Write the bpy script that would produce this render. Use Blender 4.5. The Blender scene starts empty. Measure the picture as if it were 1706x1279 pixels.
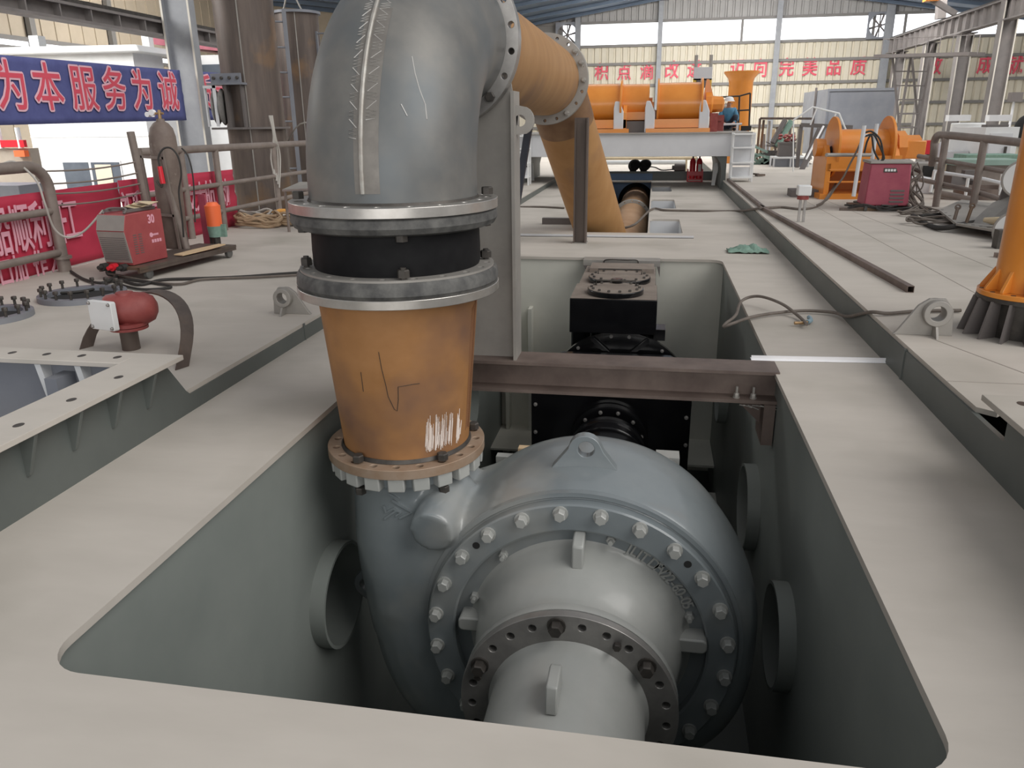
import bpy, bmesh, math, random
from math import pi, sin, cos, radians as rad
from mathutils import Vector, Matrix

random.seed(7)
SC = bpy.context.scene
COL = SC.collection
# ------------------------------------------------------------------ camera
F_PX, W_PX, H_PX = 1288.9, 1706.0, 1279.0
CAM = Vector((0, 0, 1.75))
YAW, PITCH, ROLL = 0.178087, 0.3270335, -0.0121666
_f = Vector((-sin(YAW)*cos(PITCH), cos(YAW)*cos(PITCH), -sin(PITCH)))
_r0 = Vector((cos(YAW), sin(YAW), 0)); _u0 = _r0.cross(_f)
_r = cos(ROLL)*_r0 + sin(ROLL)*_u0; _u = -sin(ROLL)*_r0 + cos(ROLL)*_u0
cd = bpy.data.cameras.new('camera'); co = bpy.data.objects.new('camera', cd); COL.objects.link(co)
cd.sensor_fit = 'HORIZONTAL'; cd.sensor_width = 36; cd.lens = F_PX/W_PX*36; cd.clip_end = 300; cd.clip_start = .05
co.matrix_world = Matrix(((_r.x, _u.x, -_f.x, CAM.x), (_r.y, _u.y, -_f.y, CAM.y), (_r.z, _u.z, -_f.z, CAM.z), (0, 0, 0, 1)))
SC.camera = co
# ------------------------------------------------------------------ light
wd = bpy.data.worlds.new('daylight'); SC.world = wd; wd.use_nodes = True
bg = wd.node_tree.nodes['Background']; bg.inputs[0].default_value = (0.96, 0.97, 1.0, 1); bg.inputs[1].default_value = 0.36
def sun(name, d, e, ang, col=(1, 1, 1)):
    l = bpy.data.lights.new(name, 'SUN'); l.energy = e; l.angle = rad(ang); l.color = col
    o = bpy.data.objects.new(name, l); COL.objects.link(o)
    o.rotation_euler = Vector(d).to_track_quat('-Z', 'Y').to_euler(); o.location = (4, -4, 14)
    return o
sun('skylight_sun', (-1, .35, -.95), 2.0, 50, (1, .975, .94))
def area(name, loc, sx, sy, e, d, col=(1, .98, .95)):
    l = bpy.data.lights.new(name, 'AREA'); l.shape = 'RECTANGLE'; l.size = sx; l.size_y = sy; l.energy = e; l.color = col
    o = bpy.data.objects.new(name, l); COL.objects.link(o); o.location = loc
    o.rotation_euler = Vector(d).to_track_quat('-Z', 'Y').to_euler(); return o
area('far_bay_fill', (5, 47, 9.6), 34, 4, 11000, (0, .6, -1))  # added area light under the roof, brightens the far wall
area('middle_bay_fill', (5, 33, 11), 30, 4, 3600, (0, .6, -1))  # added area light, brightens the front of the steel bin
area('left_bay_far_fill', (-22, 40, 9.3), 5, 20, 3600, (-.9, 0, -.6))  # added area light aimed at the tan left wall
area('near_fill', (3, -15, 4.5), 18, 8, 1500, (0, 1, -.12))  # added area light behind the camera, lifts the faces turned to it
area('left_bay_fill', (-21, 17, 8.6), 6, 14, 5200, (.05, .45, -1))  # added area light over the left bay, whitens the deckhouse
SC.view_settings.view_transform = 'Standard'; SC.view_settings.look = 'None'
SC.view_settings.gamma = 1; SC.view_settings.use_curve_mapping = False
SC.view_settings.exposure = 0.0
# ------------------------------------------------------------------ geometry of the view, to read distances
def _ray(px, py): return (px-W_PX/2)/F_PX*_r - (py-H_PX/2)/F_PX*_u + _f
def A(px, py, Y):
    d = _ray(px, py); return CAM + d*(Y/d.y)
def G(px, py, z=0.0):
    d = _ray(px, py); return CAM + d*((z-CAM.z)/d.z)
def XX(px, py, X):
    d = _ray(px, py); return CAM + d*(X/d.x)
# ------------------------------------------------------------------ materials
def mat(name, c1, c2=None, scale=3.0, rough=.6, metal=0.0, bump=0.0, coat=0.0, lo=.35, hi=.7, stretch=(1, 1, 1), c3=None, s3=1.0, lo3=.5, hi3=.7, emit=None, rvar=0.0, spec=None):
    m = bpy.data.materials.new(name); m.use_nodes = True
    nt = m.node_tree; N = nt.nodes; L = nt.links
    b = N['Principled BSDF']
    b.inputs['Roughness'].default_value = rough; b.inputs['Metallic'].default_value = metal
    if coat: b.inputs['Coat Weight'].default_value = coat; b.inputs['Coat Roughness'].default_value = .12
    b.inputs['Base Color'].default_value = (*c1, 1)
    if c2 is not None or bump:
        g = N.new('ShaderNodeNewGeometry'); mp = N.new('ShaderNodeMapping'); mp.inputs['Scale'].default_value = stretch
        L.new(g.outputs['Position'], mp.inputs['Vector'])
        n = N.new('ShaderNodeTexNoise'); n.inputs['Scale'].default_value = scale; n.inputs['Detail'].default_value = 7; n.inputs['Roughness'].default_value = .62
        L.new(mp.outputs[0], n.inputs['Vector'])
        if c2 is not None:
            r = N.new('ShaderNodeValToRGB'); r.color_ramp.elements[0].position = lo; r.color_ramp.elements[1].position = hi
            r.color_ramp.elements[0].color = (*c1, 1); r.color_ramp.elements[1].color = (*c2, 1)
            L.new(n.outputs['Fac'], r.inputs[0]); out = r.outputs[0]
            if c3 is not None:
                n3 = N.new('ShaderNodeTexNoise'); n3.inputs['Scale'].default_value = s3; n3.inputs['Detail'].default_value = 4
                L.new(g.outputs['Position'], n3.inputs['Vector'])
                r3 = N.new('ShaderNodeValToRGB'); r3.color_ramp.elements[0].position = lo3; r3.color_ramp.elements[1].position = hi3
                L.new(n3.outputs['Fac'], r3.inputs[0])
                mx = N.new('ShaderNodeMix'); mx.data_type = 'RGBA'
                L.new(r3.outputs[0], mx.inputs['Factor']); L.new(out, mx.inputs[6]); mx.inputs[7].default_value = (*c3, 1)
                out = mx.outputs[2]
            L.new(out, b.inputs['Base Color'])
        if rvar:
            mr = N.new('ShaderNodeMapRange'); mr.inputs['To Min'].default_value = rough-rvar; mr.inputs['To Max'].default_value = rough+rvar
            L.new(n.outputs['Fac'], mr.inputs[0]); L.new(mr.outputs[0], b.inputs['Roughness'])
        if bump:
            bp = N.new('ShaderNodeBump'); bp.inputs['Strength'].default_value = bump; bp.inputs['Distance'].default_value = .01
            L.new(n.outputs['Fac'], bp.inputs['Height']); L.new(bp.outputs[0], b.inputs['Normal'])
    if spec is not None: b.inputs['Specular IOR Level'].default_value = spec
    if emit:
        b.inputs['Emission Color'].default_value = (*emit[0], 1); b.inputs['Emission Strength'].default_value = emit[1]
    return m

M = {}
M['deck'] = mat('dusty_deck_paint', (.47, .435, .39), (.545, .505, .455), 1.1, .75, lo=.3, hi=.7, stretch=(.7, 2.2, 1), c3=(.36, .335, .29), s3=.8, lo3=.5, hi3=.78, bump=.04)
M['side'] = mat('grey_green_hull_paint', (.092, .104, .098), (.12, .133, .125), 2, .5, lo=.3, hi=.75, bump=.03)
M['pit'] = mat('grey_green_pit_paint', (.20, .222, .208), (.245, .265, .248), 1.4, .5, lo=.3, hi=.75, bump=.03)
M['pitfar'] = mat('pale_front_lit_pit', (.56, .56, .50), (.64, .635, .57), 1.2, .7)  # paler than the pit paint: frontal light on the far wall put into colour
M['pump'] = mat('pump_grey_paint', (.19, .218, .232), (.24, .265, .275), 1.5, .3, coat=.45, c3=(.37, .36, .33), s3=1.3, lo3=.48, hi3=.75, bump=.03)
M['pumpl'] = mat('pump_pale_grey_paint', (.35, .36, .345), (.42, .425, .405), 2, .38, coat=.25)
M['rust'] = mat('orange_rust_skin', (.31, .145, .048), (.41, .205, .08), 2.2, .6, metal=.1, lo=.3, hi=.7, c3=(.19, .10, .06), s3=1.6, lo3=.47, hi3=.68, stretch=(1, 1, 1.5), bump=.06)
M['rust2'] = mat('yellow_rust_skin', (.36, .185, .068), (.44, .245, .10), 1.6, .6, metal=.1, lo=.3, hi=.7, c3=(.25, .14, .08), s3=1.1, lo3=.52, hi3=.75, stretch=(1, 3, 1))
M['welder'] = mat('dusty_red_welder_paint', (.31, .055, .06), (.38, .085, .085), 4, .5)
M['rustfl'] = mat('rusty_flange_steel', (.30, .20, .13), (.38, .29, .22), 6, .6, metal=.3)
M['mill'] = mat('grey_mill_scale', (.15, .15, .145), (.225, .217, .20), 2.6, .48, metal=.35, c3=(.13, .142, .148), s3=2.2, lo3=.42, hi3=.66, bump=.08, rvar=.12)
M['brownsteel'] = mat('brown_raw_steel', (.095, .075, .066), (.15, .118, .10), 2.0, .5, metal=.35, c3=(.26, .15, .07), s3=.9, lo3=.58, hi3=.75, stretch=(3, 3, .4))
M['beam'] = mat('brown_rolled_beam', (.14, .105, .092), (.23, .18, .155), 3, .5, metal=.4, bump=.04)
M['plate'] = mat('grey_rolled_plate', (.30, .285, .265), (.38, .36, .33), 3, .5, metal=.3)
M['bright'] = mat('machined_steel', (.52, .50, .47), (.62, .60, .57), 12, .32, metal=.85)
M['dull'] = mat('dull_machined_steel', (.28, .272, .262), (.38, .365, .35), 8, .38, metal=.55)
M['darksteel'] = mat('dark_bolt_steel', (.055, .05, .046), (.10, .09, .08), 10, .5, metal=.5)
M['black'] = mat('gloss_black_paint', (.004, .004, .005), (.008, .008, .009), 4, .18, coat=.3, spec=.3)
M['dustblack'] = mat('dusty_black_top', (.20, .165, .14), (.27, .23, .195), 5, .7)
M['rubber'] = mat('black_rubber', (.008, .008, .009), (.015, .015, .016), 5, .6, bump=.05, spec=.15)
M['rubberd'] = mat('dusty_rubber_rim', (.05, .05, .05), (.14, .138, .13), 9, .65, bump=.1)
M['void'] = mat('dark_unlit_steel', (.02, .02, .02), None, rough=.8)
M['orange'] = mat('orange_machine_paint', (.68, .235, .03), (.76, .285, .045), 2, .35, coat=.3)
M['crimson'] = mat('dusty_crimson_paint', (.33, .055, .095), (.40, .085, .12), 4, .5)
M['redpaint'] = mat('dark_red_primer', (.23, .042, .04), (.31, .075, .066), 8, .55)
M['redbright'] = mat('bright_red_paint', (.62, .02, .035), None, rough=.35)
M['white'] = mat('white_paint', (.78, .79, .79), (.70, .71, .71), 1.5, .45)
M['offwhite'] = mat('pale_grey_paint', (.60, .61, .63), (.66, .67, .69), 1.5, .5)
M['alu'] = mat('bright_aluminium', (.90, .90, .92), None, rough=.4, metal=.1)
M['blueband'] = mat('blue_banner_cloth', (.075, .085, .24), (.10, .115, .30), 3, .8)
M['redband'] = mat('red_banner_cloth', (.50, .035, .075), (.42, .025, .06), 2, .7)
M['charred'] = mat('red_lettering', (.68, .085, .13), None, rough=.6)
M['charpink'] = mat('pink_lettering_edge', (.80, .50, .58), None, rough=.6)
M['charpale'] = mat('pale_pink_lettering', (.72, .36, .44), None, rough=.7)
M['wall'] = mat('cream_cladding', (.60, .55, .44), (.64, .59, .48), 1, .6)
M['wallgrey'] = mat('grey_cladding', (.34, .33, .32), (.38, .37, .36), 1, .6)
M['walltan'] = mat('tan_cladding', (.44, .37, .28), (.50, .42, .32), 1, .6)
M['girt'] = mat('grey_girt_steel', (.20, .19, .18), None, rough=.6)
M['colgrey'] = mat('blue_grey_column_paint', (.24, .25, .27), (.30, .31, .33), 2, .5)
M['colpale'] = mat('cream_column_edge', (.55, .52, .46), None, rough=.5)
M['roofdk'] = mat('blue_grey_roof_sheet', (.10, .14, .20), (.13, .17, .23), 1, .6)
M['cran'] = mat('grey_crane_beam', (.17, .155, .15), (.22, .20, .19), 2, .6)
M['sheet'] = mat('blue_grey_steel_sheet', (.20, .21, .24), (.25, .26, .285), 1.2, .5, metal=.2)
M['sheetdk'] = mat('dark_steel_sheet', (.12, .105, .10), (.15, .135, .13), 1.2, .6)
M['railb'] = mat('brown_grey_rail_pipe', (.20, .165, .145), (.26, .22, .195), 5, .5, metal=.2)
M['cable'] = mat('grey_brown_cable', (.12, .10, .085), (.17, .145, .125), 8, .7)
M['cabledk'] = mat('dark_cable', (.03, .028, .026), None, rough=.7)
M['copper'] = mat('brass_fitting', (.45, .30, .16), None, rough=.4, metal=.7)
M['seam'] = mat('deck_weld_seam', (.36, .325, .29), None, rough=.8)
M['rag'] = mat('green_rag_cloth', (.16, .27, .22), (.24, .36, .30), 14, .9, bump=.2)
M['bluetank'] = mat('blue_tank_paint', (.085, .155, .28), (.11, .19, .33), 2, .5)
M['glass'] = mat('dark_window_glass', (.07, .085, .11), (.12, .14, .17), 1, .15)
M['skin'] = mat('skin', (.42, .24, .17), None, rough=.6)
M['workblue'] = mat('blue_work_cloth', (.07, .21, .34), (.09, .26, .41), 8, .8)
M['trouser'] = mat('dark_trouser_cloth', (.03, .04, .06), None, rough=.8)
M['wood'] = mat('pale_wood', (.55, .40, .24), (.62, .46, .29), 6, .7)
M['card'] = mat('cardboard_scrap', (.52, .42, .28), (.62, .52, .36), 6, .8)
M['green'] = mat('pale_green_paint', (.24, .35, .30), (.30, .42, .37), 3, .6)
M['yellow'] = mat('yellow_paint', (.70, .45, .06), None, rough=.5)
M['hose'] = mat('tan_hose', (.38, .27, .17), (.46, .34, .22), 8, .7)
M['hosegrey'] = mat('grey_hose', (.40, .38, .35), None, rough=.7)
M['orangehot'] = mat('orange_plastic', (.85, .16, .05), None, rough=.5)
M['skylite'] = mat('frosted_daylight_pane', (.9, .93, .97), None, rough=.6, emit=((.93, .96, 1.0), 1.6))
# ------------------------------------------------------------------ mesh building
class MB:
    def __init__(s): s.bm = bmesh.new()
    def face(s, vs):
        try: return s.bm.faces.new(vs)
        except ValueError: return None
    def box(s, x0, x1, y0, y1, z0, z1): return s.hexa([(x0,y0,z0),(x1,y0,z0),(x1,y1,z0),(x0,y1,z0),(x0,y0,z1),(x1,y0,z1),(x1,y1,z1),(x0,y1,z1)])
    def hexa(s, P):
        v = [s.bm.verts.new(p) for p in P]
        for f in ((0,3,2,1),(4,5,6,7),(0,1,5,4),(1,2,6,5),(2,3,7,6),(3,0,4,7)): s.face([v[i] for i in f])
        return s
    def obox(s, c, sx, sy, sz, R=None):
        c = Vector(c); R = R or Matrix.Identity(3)
        P = [c + R @ Vector((a*sx/2, b*sy/2, d*sz/2)) for a, b, d in ((-1,-1,-1),(1,-1,-1),(1,1,-1),(-1,1,-1),(-1,-1,1),(1,-1,1),(1,1,1),(-1,1,1))]
        return s.hexa(P)
    def bar(s, p0, p1, w, h, up=(0, 0, 1)):
        p0, p1 = Vector(p0), Vector(p1); d = (p1-p0); L = d.length; d = d/L
        a = d.cross(Vector(up))
        if a.length < 1e-4: a = d.cross(Vector((1, 0, 0)))
        a.normalize(); b = a.cross(d); R = Matrix((a, d, b)).transposed()
        return s.obox((p0+p1)/2, w, L, h, R)
    def _fr(s, d):
        d = Vector(d).normalized(); a = d.cross(Vector((0, 0, 1)))
        if a.length < 1e-3: a = Vector((1, 0, 0))
        a.normalize(); return a, d.cross(a), d
    def loop(s, c, a, b, r, n, r2=None, ph=0):
        r2 = r if r2 is None else r2
        return [s.bm.verts.new(c + a*(r*cos(2*pi*i/n+ph)) + b*(r2*sin(2*pi*i/n+ph))) for i in range(n)]
    def skin(s, l0, l1):
        n = len(l0)
        for i in range(n): s.face([l0[i], l0[(i+1) % n], l1[(i+1) % n], l1[i]])
    def cyl(s, p0, p1, r0, r1=None, n=24, cap=True):
        p0, p1 = Vector(p0), Vector(p1); r1 = r0 if r1 is None else r1
        a, b, d = s._fr(p1-p0); l0 = s.loop(p0, a, b, r0, n); l1 = s.loop(p1, a, b, r1, n); s.skin(l0, l1)
        if cap: s.face(l0[::-1]); s.face(l1)
        return s
    def lathe(s, prof, o, d, n=48, closed=False, caps=True, a0=0, a1=None):
        o = Vector(o); a, b, d = s._fr(d); Ls = []
        for r, h in prof:
            c = o + d*h
            Ls.append([s.bm.verts.new(c)]*n if r < 1e-6 else s.loop(c, a, b, r, n))
        if closed: Ls.append(Ls[0])
        for l0, l1 in zip(Ls, Ls[1:]):
            for i in range(n):
                q = [l0[i], l0[(i+1) % n], l1[(i+1) % n], l1[i]]; u = []
                for v in q:
                    if v not in u: u.append(v)
                if len(u) > 2: s.face(u)
        if caps and not closed:
            if prof[0][0] > 1e-6: s.face(Ls[0][::-1])
            if prof[-1][0] > 1e-6: s.face(Ls[-1])
        return s
    def ring(s, p0, p1, ro, ri, n=48):
        p0, p1 = Vector(p0), Vector(p1); L = (p1-p0).length
        return s.lathe([(ri, 0), (ro, 0), (ro, L), (ri, L)], p0, p1-p0, n, closed=True)
    def sweep(s, pts, r, n=8, cap=True, rr=None):
        pts = [Vector(p) for p in pts]; prev = None; ref = None
        for i, p in enumerate(pts):
            d = (pts[min(i+1, len(pts)-1)] - pts[max(i-1, 0)]).normalized()
            if ref is None:
                ref = d.cross(Vector((0, 0, 1)))
                if ref.length < 1e-3: ref = Vector((1, 0, 0))
            ref = (ref - d*ref.dot(d)).normalized(); b = d.cross(ref)
            l = s.loop(p, ref, b, rr[i] if rr else r, n)
            if prev: s.skin(prev, l)
            elif cap: s.face(l[::-1])
            prev = l
        if cap: s.face(prev)
        return s
    def prism(s, P, vec):
        P = [Vector(p) for p in P]; vec = Vector(vec)
        a = [s.bm.verts.new(p) for p in P]; b = [s.bm.verts.new(p+vec) for p in P]
        s.face(a[::-1]); s.face(b); s.skin(a, b); return s
    def plate(s, outer, holes, Mx, t):
        tb = bmesh.new(); ed = []
        for lp in [outer]+list(holes):
            vs = [tb.verts.new((x, y, 0)) for x, y in lp]
            for i in range(len(vs)): ed.append(tb.edges.new((vs[i], vs[(i+1) % len(vs)])))
        bmesh.ops.triangle_fill(tb, use_beauty=True, use_dissolve=False, edges=ed, normal=(0, 0, 1))
        r = bmesh.ops.extrude_face_region(tb, geom=tb.faces[:])
        for v in [g for g in r['geom'] if isinstance(g, bmesh.types.BMVert)]: v.co.z += t
        bmesh.ops.recalc_face_normals(tb, faces=tb.faces[:])
        s.addbm(tb, Mx); tb.free(); return s
    def addbm(s, tb, Mx=None):
        Mx = Mx or Matrix.Identity(4); mp = {}
        for v in tb.verts: mp[v] = s.bm.verts.new(Mx @ v.co)
        for f in tb.faces: s.face([mp[v] for v in f.verts])
        return s
    def addmesh(s, me, Mx=None):
        tb = bmesh.new(); tb.from_mesh(me); s.addbm(tb, Mx); tb.free(); return s
    def hexbolt(s, p, d, r=.02, h=.02, washer=True, stud=0):
        p = Vector(p); a, b, d = s._fr(d)
        if washer: s.cyl(p, p+d*h*.25, r*1.3, n=14)
        q = p + d*h*.25
        l0 = s.loop(q, a, b, r, 6); l1 = s.loop(q+d*h*.85, a, b, r, 6); l2 = s.loop(q+d*h, a, b, r*.86, 6)
        s.skin(l0, l1); s.skin(l1, l2); s.face(l2); s.face(l0[::-1])
        if stud: s.cyl(q+d*h, q+d*(h+stud), r*.5, n=10)
        return s
    def sphere(s, c, rx, ry=None, rz=None, n=16, m=10, R=None):
        ry = rx if ry is None else ry; rz = rx if rz is None else rz; c = Vector(c); R = R or Matrix.Identity(3); Ls = []
        for j in range(m+1):
            t = pi*j/m
            if j in (0, m): Ls.append([s.bm.verts.new(c + R @ Vector((0, 0, rz*cos(t))))]*n)
            else: Ls.append([s.bm.verts.new(c + R @ Vector((rx*sin(t)*cos(2*pi*i/n), ry*sin(t)*sin(2*pi*i/n), rz*cos(t)))) for i in range(n)])
        for l0, l1 in zip(Ls, Ls[1:]):
            for i in range(n):
                u = []
                for v in (l0[i], l1[i], l1[(i+1) % n], l0[(i+1) % n]):
                    if v not in u: u.append(v)
                if len(u) > 2: s.face(u)
        return s
    def torus(s, c, d, R, r, n=32, m=8):
        c = Vector(c); a, b, d = s._fr(d)
        pr = [(R+r*cos(2*pi*j/m), r*sin(2*pi*j/m)) for j in range(m)]
        return s.lathe(pr, c, d, n, closed=True)
    def text(s, body, size, Mx, ext=.004, off=0.0, sx=1.0):
        cu = bpy.data.curves.new('t', 'FONT'); cu.body = body; cu.size = size; cu.extrude = ext; cu.offset = off
        cu.align_x = 'CENTER'; cu.align_y = 'CENTER'; cu.resolution_u = 3
        to = bpy.data.objects.new('t', cu); COL.objects.link(to)
        dg = bpy.context.evaluated_depsgraph_get(); dg.update(); ev = to.evaluated_get(dg); me = ev.to_mesh()
        s.addmesh(me, Mx @ Matrix.Diagonal((sx, 1, 1, 1))); ev.to_mesh_clear()
        bpy.data.objects.remove(to); bpy.data.curves.remove(cu); return s

def circ(cx, cy, r, n=16): return [(cx+r*cos(2*pi*i/n), cy+r*sin(2*pi*i/n)) for i in range(n)]
def rrect(x0, x1, y0, y1, r, k=6):
    P = []
    for cx, cy, a in ((x1-r, y1-r, 0), (x0+r, y1-r, pi/2), (x0+r, y0+r, pi), (x1-r, y0+r, 1.5*pi)):
        for i in range(k+1): P.append((cx+r*cos(a+pi/2*i/k), cy+r*sin(a+pi/2*i/k)))
    return P
def MX(o, x, y, z=None):
    x = Vector(x).normalized(); y = Vector(y).normalized(); z = x.cross(y) if z is None else Vector(z); o = Vector(o)
    return Matrix(((x.x, y.x, z.x, o.x), (x.y, y.y, z.y, o.y), (x.z, y.z, z.z, o.z), (0, 0, 0, 1)))
def spline(P, k=8):
    P = [Vector(p) for p in P]; out = []
    for i in range(len(P)-1):
        p0, p1, p2, p3 = P[max(i-1, 0)], P[i], P[i+1], P[min(i+2, len(P)-1)]
        for j in range(k):
            t = j/k; out.append(.5*((2*p1)+(p2-p0)*t+(2*p0-5*p1+4*p2-p3)*t*t+(3*p1-p0-3*p2+p3)*t**3))
    out.append(P[-1]); return out
def wloc(o):
    v = Vector((0, 0, 0))
    while o: v += o.location; o = o.parent
    return v
def finish(o, sm=35, bev=0):
    me = o.data
    if sm > 0:
        for p in me.polygons: p.use_smooth = True
        me.set_sharp_from_angle(angle=rad(sm))
    if bev:
        b = o.modifiers.new('bevel', 'BEVEL'); b.width = bev; b.segments = 2; b.limit_method = 'ANGLE'; b.angle_limit = rad(50)
def obj(name, mb, m, parent=None, sm=35, bev=0, label=None):
    bmesh.ops.recalc_face_normals(mb.bm, faces=mb.bm.faces[:])
    vs = mb.bm.verts
    if parent is None:
        xs = [v.co.x for v in vs]; ys = [v.co.y for v in vs]; zs = [v.co.z for v in vs]
        loc = Vector(((min(xs)+max(xs))/2, (min(ys)+max(ys))/2, min(zs)))
    else: loc = wloc(parent)
    for v in vs: v.co -= loc
    me = bpy.data.meshes.new(name); mb.bm.to_mesh(me); mb.bm.free()
    me.materials.append(M[m] if isinstance(m, str) else m)
    o = bpy.data.objects.new(name, me); COL.objects.link(o)
    if parent is None: o.location = loc
    else: o.parent = parent
    finish(o, sm, bev)
    if label: o['label'] = label
    return o
def tag(o, label, cat, group=None, kind=None):
    o['label'] = label; o['category'] = cat
    if group: o['group'] = group
    if kind: o['kind'] = kind
    return o
def thing(name, label, cat, loc, group=None):
    o = bpy.data.objects.new(name, None); COL.objects.link(o); o.location = loc; o.empty_display_size = .1
    return tag(o, label, cat, group)
def struct(name, mb, m, sm=35):
    o = obj(name, mb, m, None, sm); o['kind'] = 'structure'; return o
def inst(name, me, parent, Mx):
    o = bpy.data.objects.new(name, me); COL.objects.link(o); o.parent = parent
    o.matrix_local = Matrix.Translation(-wloc(parent)) @ Mx; return o
def template(mb, m, sm=35):
    bmesh.ops.recalc_face_normals(mb.bm, faces=mb.bm.faces[:])
    me = bpy.data.meshes.new('template'); mb.bm.to_mesh(me); mb.bm.free(); me.materials.append(M[m])
    for p in me.polygons: p.use_smooth = True
    me.set_sharp_from_angle(angle=rad(sm)); return me
def copy_tree(root, loc, rotz=0, label=None):
    r = root.copy(); COL.objects.link(r); r.location = loc; r.rotation_euler = (0, 0, rotz)
    if label: r['label'] = label
    for ch in list(root.children):
        c = ch.copy(); COL.objects.link(c); c.parent = r
        for g in ch.children:
            d = g.copy(); COL.objects.link(d); d.parent = c
    return r
XA, YA, ZA = Vector((1, 0, 0)), Vector((0, 1, 0)), Vector((0, 0, 1))
FRONT = lambda x, y, z: MX((x, y, z), XA, ZA)          # a sheet that faces the camera side (-Y)
# ================================================================== the setting
PX0, PX1, PY0, PY1, PF = -2.01, .935, 1.875, 10.45, -3.05         # machinery pit
ZL, ZR = .145, .24
XL, XR = -2.87, 1.78                                              # step walls of the raised side decks
slot = [(-1.25, 12.95), (-.05, 12.95), (-.05, 24.75), (-1.25, 24.75)]
pk = [[(-.045+a, y0), (.5+a, y0), (.45+a, y1), (-.045+a, y1)] for a, y0, y1 in ((.005, 13.0, 14.75), (.005, 16.7, 18.6), (.005, 20.8, 22.6))]
mb = MB()
hole = slot[:1] + [(-.05, 12.95)] + [(-.05, 24.75), (-1.25, 24.75)]
pks = [rrect(-.02, x1, y0, y1, .05, 3) for x1, y0, y1 in ((.51, 12.95, 14.85), (.5, 16.7, 18.65), (.49, 20.8, 22.6))]
mb.plate([(XL, -3), (XR, -3), (XR, 24.45), (-.05, 24.45), (-.05, 24.75), (-1.25, 24.75), (XL, 24.75)], [rrect(PX0, PX1, PY0, PY1, .17, 8), [(-1.25, 12.95), (-.051, 12.95), (-.051, 24.3), (-1.25, 24.3)]] + pks, Matrix.Translation((0, 0, -.035)), .035)
struct('floor_center', mb, 'deck')
# pit walls with round openings
def ycirc(y, z, r): return circ(y, z, r, 40)
MYZ = lambda x: Matrix(((0, 0, 1, x), (1, 0, 0, 0), (0, 1, 0, 0), (0, 0, 0, 1)))
mb = MB(); mb.plate([(PY0-.03, PF), (PY1+.03, PF), (PY1+.03, -.035), (PY0-.03, -.035)], [ycirc(4.27, -1.29, .355), ycirc(8.2, -1.35, .35)], MYZ(PX0-.06), .03)
struct('wall_left', mb, 'pit')
mb = MB(); mb.plate([(PY0-.03, PF), (PY1+.03, PF), (PY1+.03, -.035), (PY0-.03, -.035)], [ycirc(4.38, -1.37, .335), ycirc(6.12, -1.36, .36), ycirc(8.95, -1.33, .35)], MYZ(PX1+.03), .03)
struct('wall_right', mb, 'pit')
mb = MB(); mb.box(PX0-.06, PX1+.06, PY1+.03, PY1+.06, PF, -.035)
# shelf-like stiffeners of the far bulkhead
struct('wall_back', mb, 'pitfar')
mb = MB(); mb.box(PX0-.06, PX1+.06, PY0-.06, PY0-.03, PF, -.035); struct('wall_front', mb, 'pit')
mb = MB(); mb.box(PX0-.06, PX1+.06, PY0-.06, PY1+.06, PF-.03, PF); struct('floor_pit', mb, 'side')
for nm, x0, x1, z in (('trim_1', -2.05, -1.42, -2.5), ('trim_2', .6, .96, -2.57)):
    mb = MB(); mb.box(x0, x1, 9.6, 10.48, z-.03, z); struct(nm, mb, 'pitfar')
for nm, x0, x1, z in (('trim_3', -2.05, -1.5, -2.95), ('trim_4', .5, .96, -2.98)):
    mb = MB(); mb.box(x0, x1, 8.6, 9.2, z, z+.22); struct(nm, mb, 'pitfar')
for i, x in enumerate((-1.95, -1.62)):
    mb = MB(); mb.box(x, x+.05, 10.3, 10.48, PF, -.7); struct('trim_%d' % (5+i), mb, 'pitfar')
# sleeves welded through the pit walls
def sleeve(x, sgn, y, z, r, lab):
    mb = MB(); mb.ring((x - sgn*.30, y, z), (x+sgn*.10, y, z), r, r-.022, 56)
    o = obj('sleeve_ring', mb, 'pit'); o['kind'] = 'structure'
    o.name = 'trim_' + lab
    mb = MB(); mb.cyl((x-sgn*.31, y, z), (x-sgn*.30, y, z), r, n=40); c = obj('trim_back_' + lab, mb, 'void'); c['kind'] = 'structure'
sleeve(-2.04, 1, 4.27, -1.29, .36, '11'); sleeve(-2.04, 1, 8.2, -1.35, .355, '12')
sleeve(.965, -1, 4.38, -1.37, .34, '13'); sleeve(.965, -1, 6.12, -1.36, .365, '14'); sleeve(.965, -1, 8.95, -1.33, .355, '15')
# slot and pocket linings
for nm, bx in (('wall_slot_left', (-1.27, -1.25, 12.9, 24.8, -1.6, -.035)), ('wall_slot_right', (-.05, -.03, 12.9, 24.8, -1.6, -.035)), ('wall_slot_front', (-1.25, -.05, 12.9, 12.93, -1.6, -.035)), ('floor_slot', (-1.27, -.03, 12.9, 24.8, -1.63, -1.6))):
    mb = MB(); mb.box(*bx); struct(nm, mb, 'pit')
mb = MB()
for x1, y0, y1 in ((.51, 12.95, 14.85), (.5, 16.7, 18.65), (.49, 20.8, 22.6)):
    mb.box(-.03, x1+.02, y0-.02, y1+.02, -.36, -.34)
    mb.box(-.03, x1+.02, y1, y1+.02, -.34, -.035); mb.box(x1, x1+.02, y0, y1, -.34, -.035); mb.box(-.03, x1+.02, y0-.02, y0, -.34, -.035)
struct('wall_pocket', mb, 'offwhite')
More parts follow.
